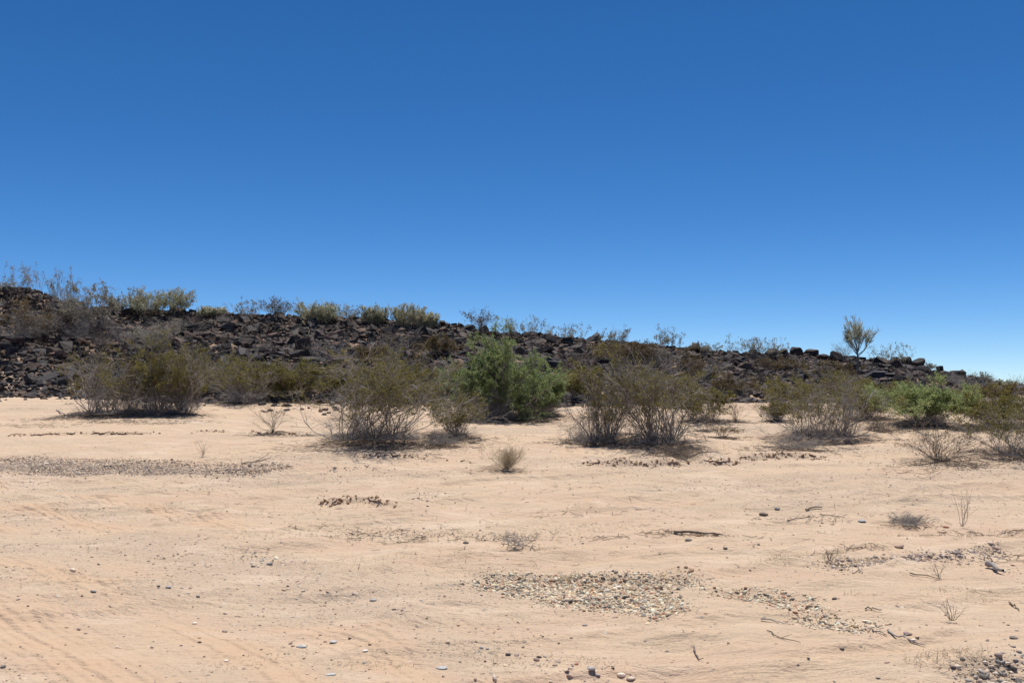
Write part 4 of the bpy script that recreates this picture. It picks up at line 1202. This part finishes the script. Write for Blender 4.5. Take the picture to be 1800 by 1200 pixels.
GRAV = {  # palette, stones per m2, size range (m), label
    'main': ('light', 3800, 0.009, 0.030, 'largest patch of pale river gravel in the middle foreground'),
    'stem': ('light', 1800, 0.009, 0.028, 'small gravel spur at the upper right of the largest pale patch'),
    'tail': ('light', 4200, 0.009, 0.028, 'gravel tongue trailing right from the largest pale patch'),
    'tongue': ('light', 4200, 0.009, 0.028, 'short gravel streak below the trailing tongue, ending at a white stone'),
    'right': ('red', 3400, 0.011, 0.032, 'reddish grey gravel streak on the right side of the sand'),
    'corner': ('slate', 3600, 0.010, 0.040, 'slate grey gravel in the lower right corner'),
    'bar': ('grey', 2600, 0.009, 0.030, 'long dark grey gravel bar at the left, behind the smooth road'),
    'lag': ('slate', 700, 0.010, 0.035, 'small grey gravel patch at the edge of the tyre tracks'),
    'wash_line': ('grey', 500, 0.008, 0.030, 'thin gravel line below the tyre tracks toward the middle'),
    'far_lag': ('slate', 300, 0.014, 0.045, 'small grey pebble line left of the straw tuft'),
    'debris': ('grey', 300, 0.008, 0.028, 'grey pebble and twig drift line in the middle of the sand'),
    'sill': ('grey', 500, 0.008, 0.026, 'thin row of pebbles above the trailing gravel tongue'),
    'lower': ('light', 600, 0.008, 0.024, 'few pale pebbles in a line right of the largest patch'),
    'thread': ('light', 700, 0.008, 0.022, 'thread of whitish pebbles below the largest patch'),
    'edge_row': ('red', 700, 0.010, 0.034, 'row of reddish and grey stones at the bottom edge of the silt'),
    'far_spots': ('grey', 240, 0.010, 0.034, 'scattered dark pebbles right of the brown undercut bank'),
    'mid_right': ('grey', 260, 0.010, 0.034, 'scattered dark pebbles and chips on the right middle sand'),
    'lip': ('slate', 420, 0.010, 0.032, 'pebble string at the end of the dark undercut edge'),
    'right_low': ('slate', 300, 0.010, 0.036, 'grey pebbles near the driftwood at the right edge'),
}
for q, (k, (pal, dens, lo, hi, lab)) in enumerate(GRAV.items()):
    poly = GRAVEL[k]
    n = int(area(poly) * dens) + 12
    xy = fill_poly(poly, n, 500 + q, 0.28 if k == 'bar' else 0.14)
    s = lo + (hi - lo) * np.random.default_rng(600 + q).random(len(xy)) ** 4.0
    g2 = fill_poly(poly, int(n * 1.3), 2500 + q, 0.42 if k == 'bar' else 0.24)
    xy = np.concatenate([xy, g2]); s = np.concatenate([s, np.random.default_rng(2600 + q).uniform(0.0035, 0.010, len(g2)) * (1.5 if k == 'bar' else 1)])
    gravel_mesh('gravel', xy, s, pal, 700 + q, lab, 0.5)

# loose pebbles bedded all over the wash
r = np.random.default_rng(77)
n = 60000
y = 4.6 + (19 - 4.6) * r.random(n) ** 1.25
x = r.uniform(-0.66, 0.66, n) * (y + 1.0)
g, rs = grit_at(x, y)
keep = r.random(n) < np.clip(0.05 + 0.55 * g ** 1.5 + 0.25 * rs * sstep(0.45, 0.75, vnoise(x * 1.3, y * 1.3, 79)), 0, 1)
x, y = x[keep], y[keep]
s = 0.0035 + 0.013 * r.random(len(x)) ** 6 + 0.0006 * np.maximum(y - 8, 0)
gravel_mesh('loose_pebbles', np.stack([x, y], 1), s, 'sandy', 801, 'small loose pebbles scattered over the whole sandy wash', 0.3)
n = 700
y = 4.8 + 13 * r.random(n) ** 1.3; x = r.uniform(-0.62, 0.62, n) * y
g, rs = grit_at(x, y); keep = r.random(n) < 0.15 + 0.7 * np.maximum(g, 0.7 * rs)
gravel_mesh('loose_stones', np.stack([x, y], 1)[keep], 0.008 + 0.016 * r.random(int(keep.sum())) ** 3.0, 'slate', 802, 'scattered grey stones a few centimetres wide lying on the wash', 0.2)

STONES = [  # px, py, width px, colour, label
    (819, 954, 11, (0.07, 0.068, 0.07), 'round black stone alone on sand below the straw tuft'),
    (1028, 1099, 11, (0.17, 0.17, 0.175), 'flat slate stone alone on smooth silt below the largest gravel patch'),
    (693, 1071, 11, (0.16, 0.13, 0.12), 'flat brown stone right of the thin gravel line'),
    (656, 1056, 13, (0.24, 0.26, 0.28), 'blue-grey stone at the right end of the thin gravel line'),
    (740, 1055, 8, (0.36, 0.36, 0.35), 'pale grey pebble alone left of the largest gravel patch'),
    (777, 1174, 26, (0.22, 0.24, 0.26), 'broad bluish slab bedded in the lower middle foreground'),
    (581, 1186, 21, (0.24, 0.26, 0.27), 'bluish slab near the bottom edge, left of the broad bluish one'),
    (943, 1160, 13, (0.25, 0.19, 0.17), 'reddish grey stone heading the stone row at the bottom'),
    (976, 1169, 11, (0.26, 0.20, 0.16), 'brown stone second in the stone row at the bottom'),
    (1014, 1167, 9, (0.32, 0.14, 0.10), 'brick red stone in the stone row at the bottom'),
    (1039, 1181, 19, (0.22, 0.225, 0.23), 'long slate stone near the end of the bottom stone row'),
    (1051, 1191, 11, (0.22, 0.18, 0.19), 'purple-grey stone ending the bottom stone row'),
    (1092, 1187, 17, (0.66, 0.60, 0.52), 'white blocky stone near the bottom edge'),
    (1077, 1173, 9, (0.50, 0.44, 0.36), 'small pale stone just above the white blocky one'),
    (1110, 1194, 20, (0.42, 0.37, 0.32), 'dusty tan stone touching the white blocky one on its right'),
    (846, 1138, 10, (0.24, 0.25, 0.27), 'left of two blue-grey stones lying together above the bottom stone row'),
    (856, 1141, 8, (0.22, 0.23, 0.25), 'right of two blue-grey stones lying together above the bottom stone row'),
    (642, 1144, 13, (0.62, 0.60, 0.56), 'white flat stone between the two bluish slabs'),
    (1102, 1049, 10, (0.05, 0.052, 0.058), 'black stone inside the largest gravel patch'),
    (1146, 1044, 10, (0.34, 0.16, 0.10), 'rust red stone at the right side of the largest gravel patch'),
    (1178, 1034, 12, (0.30, 0.22, 0.14), 'brown stone at the upper right rim of the largest gravel patch'),
    (971, 1022, 13, (0.24, 0.17, 0.11), 'big brown stone at the top of the largest gravel patch'),
    (1087, 1033, 15, (0.62, 0.57, 0.48), 'rounded cream stone in the middle of the largest gravel patch'),
    (586, 1128, 17, (0.23, 0.25, 0.27), 'slate chip left of the white flat stone'),
    (530, 1136, 23, (0.26, 0.28, 0.29), 'large bluish slab on the pebbly road'),
    (1210, 949, 15, (0.14, 0.145, 0.15), 'dark flat stone under the dark undercut edge'),
    (1343, 905, 19, (0.13, 0.095, 0.08), 'dark brown wedge stone on the right middle sand'),
    (1515, 916, 15, (0.20, 0.21, 0.23), 'slate stone left of the flattened grey tuft'),
    (1580, 961, 22, (0.34, 0.26, 0.20), 'dusty brown stone above the reddish gravel streak'),
    (1663, 926, 13, (0.36, 0.19, 0.12), 'reddish clod left of the tall spindly weed'),
    (1367, 894, 12, (0.18, 0.19, 0.21), 'small slate stone above the dark brown wedge'),
    (1467, 1053, 11, (0.07, 0.062, 0.06), 'black upright stone right of the trailing gravel tongue'),
    (1522, 1094, 14, (0.70, 0.64, 0.54), 'round white stone at the end of the short gravel streak'),
    (1596, 1115, 17, (0.20, 0.15, 0.15), 'maroon stone beside the long stick'),
    (1612, 1122, 9, (0.48, 0.40, 0.29), 'tan pebble at the right of the maroon stone'),
    (1605, 1126, 10, (0.66, 0.62, 0.55), 'white stone propped under the maroon stone'),
    (1480, 1140, 10, (0.15, 0.145, 0.12), 'olive-grey round stone alone on smooth silt at lower right'),
    (1421, 1158, 7, (0.11, 0.10, 0.09), 'small dark round stone left of the olive-grey one'),
    (1403, 1168, 6, (0.10, 0.07, 0.06), 'tiny dark brown stone below left of the small dark round stone'),
    (1559, 1164, 11, (0.36, 0.25, 0.21), 'flat pinkish stone on smooth silt at lower right'),
    (1543, 1192, 10, (0.28, 0.27, 0.23), 'grey-green stone at the bottom edge below the flat pinkish one'),
    (1782, 1120, 20, (0.13, 0.115, 0.105), 'dark slab near the right edge above the corner gravel'),
    (1780, 1136, 13, (0.23, 0.19, 0.20), 'purplish stone directly below the dark slab at the right edge'),
    (1791, 1146, 11, (0.17, 0.155, 0.155), 'dark stone between the purplish stone and the corner gravel'),
    (1786, 1160, 13, (0.21, 0.20, 0.21), 'grey stone on top of the corner gravel'),
    (1275, 964, 9, (0.16, 0.13, 0.10), 'dark pebble below the pebble string'),
    (278, 1031, 9, (0.14, 0.13, 0.13), 'left of two dark stones on the tyre tracks'),
    (296, 1033, 13, (0.18, 0.19, 0.21), 'right of two dark stones on the tyre tracks, slate coloured'),
    (164, 1041, 12, (0.21, 0.21, 0.21), 'grey flat stone left of the two dark stones on the tyre tracks'),
    (348, 1048, 9, (0.18, 0.17, 0.16), 'grey stone right of the two dark stones on the tyre tracks'),
    (32, 1053, 9, (0.20, 0.20, 0.20), 'grey stone near the left edge on the driven ground'),
    (138, 1106, 9, (0.17, 0.12, 0.11), 'maroon stone leading a small cluster at lower left'),
    (150, 1113, 8, (0.24, 0.18, 0.16), 'reddish stone just below the maroon one at lower left'),
    (342, 1096, 11, (0.64, 0.58, 0.50), 'white stone on the driven ground right of the lower left cluster'),
    (398, 1161, 11, (0.64, 0.59, 0.52), 'white stone at lower left near the bottom edge'),
    (128, 1004, 12, (0.62, 0.55, 0.47), 'whitish stone on the left driven ground above the tracks'),
    (82, 815, 11, (0.62, 0.58, 0.52), 'white stone on the long dark gravel bar'),
    (474, 991, 13, (0.16, 0.17, 0.18), 'slate stone at the tip of the small grey gravel patch'),
    (318, 1134, 7, (0.11, 0.10, 0.10), 'small black stone left of the white lower left stone'),
]
st_mesh = {}
for j, (px, py, w, c, lab) in enumerate(STONES):
    if 'bluish' in lab or 'slate' in lab or 'blue-grey' in lab: c = tuple(min(0.5, 1.45 * q) for q in c)
    p = hit(px, py + 1)
    s = 0.5 * w / F_PX * p.y
    Vp, Fp = PEB[j % 6] if j % 3 else stone_proto(900 + j, 3)
    me = make_mesh('stone', Vp, [Fp], [M_STONE], True, {'tint': ('FLOAT_COLOR', np.repeat([[*(0.07 + 1.25 * np.array(c) * np.array([1.10, 1.0, 0.90])), 1.0]], len(Vp), 0))})
    o = link('stone', me, None, (p.x, p.y, p.z + (0.05 if 'slab' in lab else 0.2) * s), (0.12 * math.sin(j * 3.1), 0.12 * math.cos(j * 1.7), 0.5 * math.sin(j * 2.3)), (s * 0.95, s * 0.95, s * (0.5 if 'slab' in lab or 'flat' in lab else 0.85)))
    tag(o, lab, 'stone', 'single stones on the wash')

# ------------------------------------------------------------------ sticks
STICKS = [
    ([(1562, 1110), (1590, 1122), (1625, 1136)], 0.007, 'long grey stick running beside the maroon stone'),
    ([(1340, 1091), (1365, 1094), (1388, 1099)], 0.006, 'grey stick below the trailing gravel tongue'),
    ([(1347, 1110), (1372, 1122), (1408, 1134)], 0.004, 'thin crooked twig shape standing in for a silt crack below the short gravel streak'),  # twig shape added in place of a crack in the silt
    ([(1416, 898), (1430, 896), (1446, 894)], 0.012, 'thick brown stick on the right middle sand'),
    ([(1440, 905), (1460, 908), (1478, 911)], 0.006, 'slim twig below the thick brown stick'),
    ([(1600, 1011), (1630, 1015), (1656, 1019)], 0.006, 'slim stick reaching the bent little weed'),
    ([(1776, 1062), (1784, 1068), (1792, 1074)], 0.007, 'short dark twig near the right edge above the dark slab'),
    ([(1534, 1107), (1546, 1113), (1559, 1120)], 0.005, 'short twig below the round white stone'),
    ([(1500, 1008), (1518, 1009)], 0.005, 'short twig lying under the reddish gravel streak'),
    ([(1219, 1145), (1224, 1152), (1231, 1162)], 0.006, 'short dark twig in the lower middle silt'),
    ([(424, 817), (450, 813), (477, 806)], 0.012, 'dark stick at the right end of the long gravel bar'),
    ([(1522, 1072), (1536, 1073), (1551, 1077)], 0.006, 'short stick above the round white stone'),
    ([(1736, 998), (1748, 1002), (1760, 1010)], 0.028, 'weathered grey driftwood piece at the right edge'),
    ([(1184, 938), (1225, 940), (1270, 944)], 0.016, 'dark bark strip along the undercut edge in the right middle'),
    ([(1385, 918), (1400, 914), (1412, 911)], 0.006, 'broken twig among the dark chips on the right middle sand'),
    ([(100, 722), (106, 727), (114, 731)], 0.020, 'pale piece of dead wood left of the sprawling grey-twigged bush'),
]
for j, (pts, rad, lab) in enumerate(STICKS):
    W_ = np.array([hit(*q)[:] for q in pts])
    t = np.linspace(0, len(W_) - 1, 7); base = np.stack([np.interp(t, np.arange(len(W_)), W_[:, k]) for k in range(3)], 1)
    rj = np.random.default_rng(40 + j)
    base[:, :2] += rj.normal(0, 0.008, (7, 2)); base[:, 2] = terrain(base[:, 0], base[:, 1]) + rad * 1.1 + rj.uniform(0, 0.012, 7)
    parts = [tubes(base[None], np.linspace(1, 0.45, 7)[None] * rad, 6)]
    if j % 2 == 0:
        L_ = np.linalg.norm(base[-1] - base[0])
        br = np.array([base[3] + (base[5] - base[3]) * q_ + np.array([0.0, 0.25 * L_ * q_, 0.10 * L_ * q_]) for q_ in (0, 0.5, 1)])
        parts.append(tubes(br[None], np.array([[0.6, 0.45, 0.3]]) * rad, 5))
    V_, q_ = join(parts)
    o0 = W_.mean(0)
    me = make_mesh('dry_stick', V_ - o0, [q_], [M_DEAD if 'grey' in lab or 'pale' in lab else M_TWIG], True, {'rnd': ('FLOAT', np.full(len(V_), 0.7))})
    tag(link('dry_stick', me, None, tuple(o0)), lab, 'stick', 'sticks lying on the wash')

# ------------------------------------------------------------------ litter, dead grass, clods (uncountable)
r = np.random.default_rng(91)
Ps, Rs = [], []


def litter(cx, cy, ax, ay, n, lo, hi, rad):
    a = r.uniform(0, 6.283, n); q = np.sqrt(r.random(n)) * r.uniform(0.6, 1.15, n)
    x = cx + ax * q * np.cos(a); y = cy + ay * q * np.sin(a)
    d = r.uniform(0, 3.1416, n); L_ = r.uniform(lo, hi, n)
    t = np.linspace(-0.5, 0.5, 4)
    bend = r.normal(0, 0.18, (n, 1)) * (t[None] ** 2)
    X = x[:, None] + L_[:, None] * (np.cos(d)[:, None] * t - np.sin(d)[:, None] * bend)
    Y = y[:, None] + L_[:, None] * (np.sin(d)[:, None] * t + np.cos(d)[:, None] * bend)
    Z = terrain(X, Y) + 0.006 + r.uniform(0, 0.04, (n, 1)) * r.random((n, 4))
    Ps.append(np.stack([X, Y, Z], -1)); Rs.append(np.full((n, 4), 1.0) * (rad * r.uniform(0.5, 1.3, (n, 1))))


for (p, H, W, sty), s in zip(shrub_info, SHRUBS):
    if p.y < 31 and sty in ('creo', 'mesq', 'lime', 'mound', 'bare') and W > 0.5:
        litter(p.x, p.y - 0.2 * W, 1.15 * W, 1.0 * W, int(110 * min(W, 3.2)), 0.03, 0.22, 0.0026)
        litter(p.x, p.y - 0.10 * W, 0.58 * W, 0.42 * W, int(115 * min(W, 3.2)), 0.05, 0.30, 0.0035)
for (px, py, wx, wy, n) in [(250, 742, 1.7, 0.5, 500), (130, 735, 1.6, 0.5, 260), (730, 785, 1.1, 0.4, 300), (1190, 795, 0.6, 0.4, 240), (650, 772, 0.9, 0.3, 160),
                            (650, 938, 0.9, 0.18, 160), (830, 945, 1.1, 0.16, 220), (700, 952, 0.9, 0.12, 110), (1090, 945, 0.8, 0.10, 130), (920, 962, 0.3, 0.14, 90),
                            (1430, 912, 0.7, 0.14, 110), (1600, 925, 0.5, 0.15, 120), (1730, 940, 0.9, 0.12, 240), (1490, 968, 0.4, 0.10, 110), (1230, 941, 0.5, 0.06, 120),
                            (1620, 830, 0.9, 0.25, 160), (1760, 985, 0.4, 0.10, 80), (60, 750, 1.3, 0.3, 150), (880, 830, 0.5, 0.15, 90), (1000, 905, 0.9, 0.2, 90), (1350, 790, 0.8, 0.25, 120)]:
    p = hit(px, py); litter(p.x, p.y, wx, wy * 1.3, int(n * (0.8 if py < 800 else 0.32)), 0.03, 0.16, 0.0026)
p = hit(900, 900)
litter(0, 11.5, 6.5, 3.2, 380, 0.02, 0.10, 0.0022)
V_, q_ = tubes(np.concatenate(Ps), np.concatenate(Rs), 3)
me = make_mesh('twig_litter', V_, [q_], [M_TWIG], True, {'rnd': ('FLOAT', np.repeat(r.random(len(V_) // 12), 12))})
tag(link('twig_litter', me), 'thin dead twigs littering the sand under and around the bushes', 'litter', None, 'stuff')

# low dead grass and yellowish annuals
Ps, Rs = [], []


def grass(px, py, wx, wy, n, h):
    p = hit(px, py)
    a = r.uniform(0, 6.283, n); q = np.sqrt(r.random(n))
    x = p.x + wx * q * np.cos(a); y = p.y + wy * q * np.sin(a)
    keep = vnoise(x * 3, y * 6, 12) > 0.42
    x, y = x[keep], y[keep]; m = len(x)
    if not m: return
    S = np.stack([x, y, terrain(x, y)], 1)
    D = norm(r.normal(0, 0.9, (m, 3)) + np.array([0, 0, 0.8])); D[:, 2] = np.abs(D[:, 2]) * 0.7 + 0.05
    Q = grow(r, S, D, h * r.uniform(0.4, 1.3, m), 3, 0.2, -0.1)
    Ps.append(Q); Rs.append(np.full((m, 3), 0.0016) * np.array([1, 0.8, 0.4]))


for (px, py, wx, wy, n, h) in [(650, 945, 1.5, 0.45, 900, 0.04), (430, 890, 1.6, 0.5, 600, 0.035), (250, 905, 1.5, 0.4, 500, 0.03), (1000, 935, 1.5, 0.4, 600, 0.04), (720, 985, 1.4, 0.25, 350, 0.035),
                               (1450, 985, 0.7, 0.14, 500, 0.05), (1620, 945, 1.3, 0.2, 700, 0.05), (60, 720, 1.8, 0.6, 900, 0.06), (890, 825, 0.6, 0.2, 250, 0.05), (1000, 735, 1.3, 0.4, 800, 0.07),
                               (1000, 1018, 0.12, 0.05, 160, 0.05), (1730, 1160, 0.5, 0.15, 400, 0.05), (100, 1010, 1.2, 0.4, 350, 0.025), (600, 1150, 0.9, 0.3, 500, 0.022), (850, 1165, 0.9, 0.2, 500, 0.022),
                               (1620, 1040, 0.6, 0.2, 350, 0.03), (1560, 985, 0.9, 0.1, 350, 0.045), (1520, 800, 1.6, 0.4, 500, 0.05), (950, 770, 1.4, 0.5, 500, 0.06)]:
    grass(px, py, wx, wy, n, h)
V_, q_ = tubes(np.concatenate(Ps), np.concatenate(Rs), 3)
me = make_mesh('dead_grass', V_, [q_], [M_STRAW], True, {'rnd': ('FLOAT', np.repeat(r.random(len(V_) // 9), 9))})
tag(link('dead_grass', me), 'sparse yellowish dead grass in faint patches on the sand', 'grass', None, 'stuff')

# the overhanging crust of the undercut banks
for xs, ys, h, sd_ in SCARPS:
    if h < 0.05: continue
    X = np.arange(xs[0], xs[-1], 0.012)
    yl = np.interp(X, xs, ys) + 0.40 * fbm(X * 1.3, X * 0, sd_, 3)
    m = sstep(0.25, 0.55, vnoise(X * 1.7, X * 0 + 3, sd_ + 9)) * sstep(xs[0], xs[0] + 0.5, X) * (1 - sstep(xs[-1] - 0.5, xs[-1], X))
    m = m * sstep(0.42, 0.56, vnoise(X * 2.9, X * 0 + 8, sd_ + 2)) * sstep(0.22, 0.42, vnoise(X * 12, X * 0 + 1, sd_ + 3))
    jag = 0.15 + 0.8 * vnoise(X * 14, X * 0, sd_ + 4) + 0.9 * vnoise(X * 45, X * 0, sd_ + 6)
    zf = terrain(X, yl + 0.06)
    sink = 0.0
    B = np.stack([X, yl + 0.20, terrain(X, yl + 0.20) - 0.010 - sink], 1)
    Mi_ = np.stack([X, yl + 0.06, zf + 0.003 - sink], 1)
    Fr = np.stack([X, yl - 0.02 - 0.06 * m * jag, zf - 0.010 - 0.010 * jag - sink], 1)
    Lo = Fr + np.stack([X * 0, 0.006 + 0.05 * vnoise(X * 38, X * 0, sd_ + 7), -0.004 - 0.016 * vnoise(X * 26, X * 0, sd_ + 8)], 1)
    Bk = np.stack([X, yl + 0.06, zf - 0.05 - sink], 1)
    V_ = np.stack([B, Mi_, Fr, Lo, Bk], 1); n_ = len(X)
    ii = np.arange(n_ * 5).reshape(n_, 5)
    q_ = np.stack([ii[:-1, :-1], ii[:-1, 1:], ii[1:, 1:], ii[1:, :-1]], -1).reshape(-1, 4)
    mi_ = np.tile([0, 0, 1, 1], n_ - 1)
    ok_ = np.repeat((m[:-1] > 0.15) & (m[1:] > 0.15), 4); q_ = q_[ok_]; mi_ = mi_[ok_]
    if not len(q_): continue
    tag(link('bank_terrain', make_mesh('bank_terrain', V_.reshape(-1, 3), [q_], [M_GROUND, M_CLOD], False, None, mi_)), kind='structure')

# crumbled mud clods along the undercut banks
xy = []
for xs, ys, h, sd_ in SCARPS:
    if h < 0.05: continue
    n = int(60 * (xs[-1] - xs[0]) * h / 0.08)
    x = r.uniform(xs[0], xs[-1], n); y = np.interp(x, xs, ys) + r.normal(-0.04, 0.05, n) + 0.40 * fbm(x * 1.3, x * 0, sd_, 3)
    m = sstep(0.2, 0.5, vnoise(x * 1.7, x * 0 + 3, sd_ + 9)) > r.random(n)
    xy.append(np.stack([x[m], y[m]], 1))
xy = np.concatenate(xy)
o = gravel_mesh('mud_clods', xy, 0.010 + 0.026 * r.random(len(xy)) ** 3, 'sandy', 950, 'crumbled brown mud clods along the little undercut banks', 0.2, range(6))
o['category'] = 'clods'
o.data.materials.clear(); o.data.materials.append(M_CLOD)
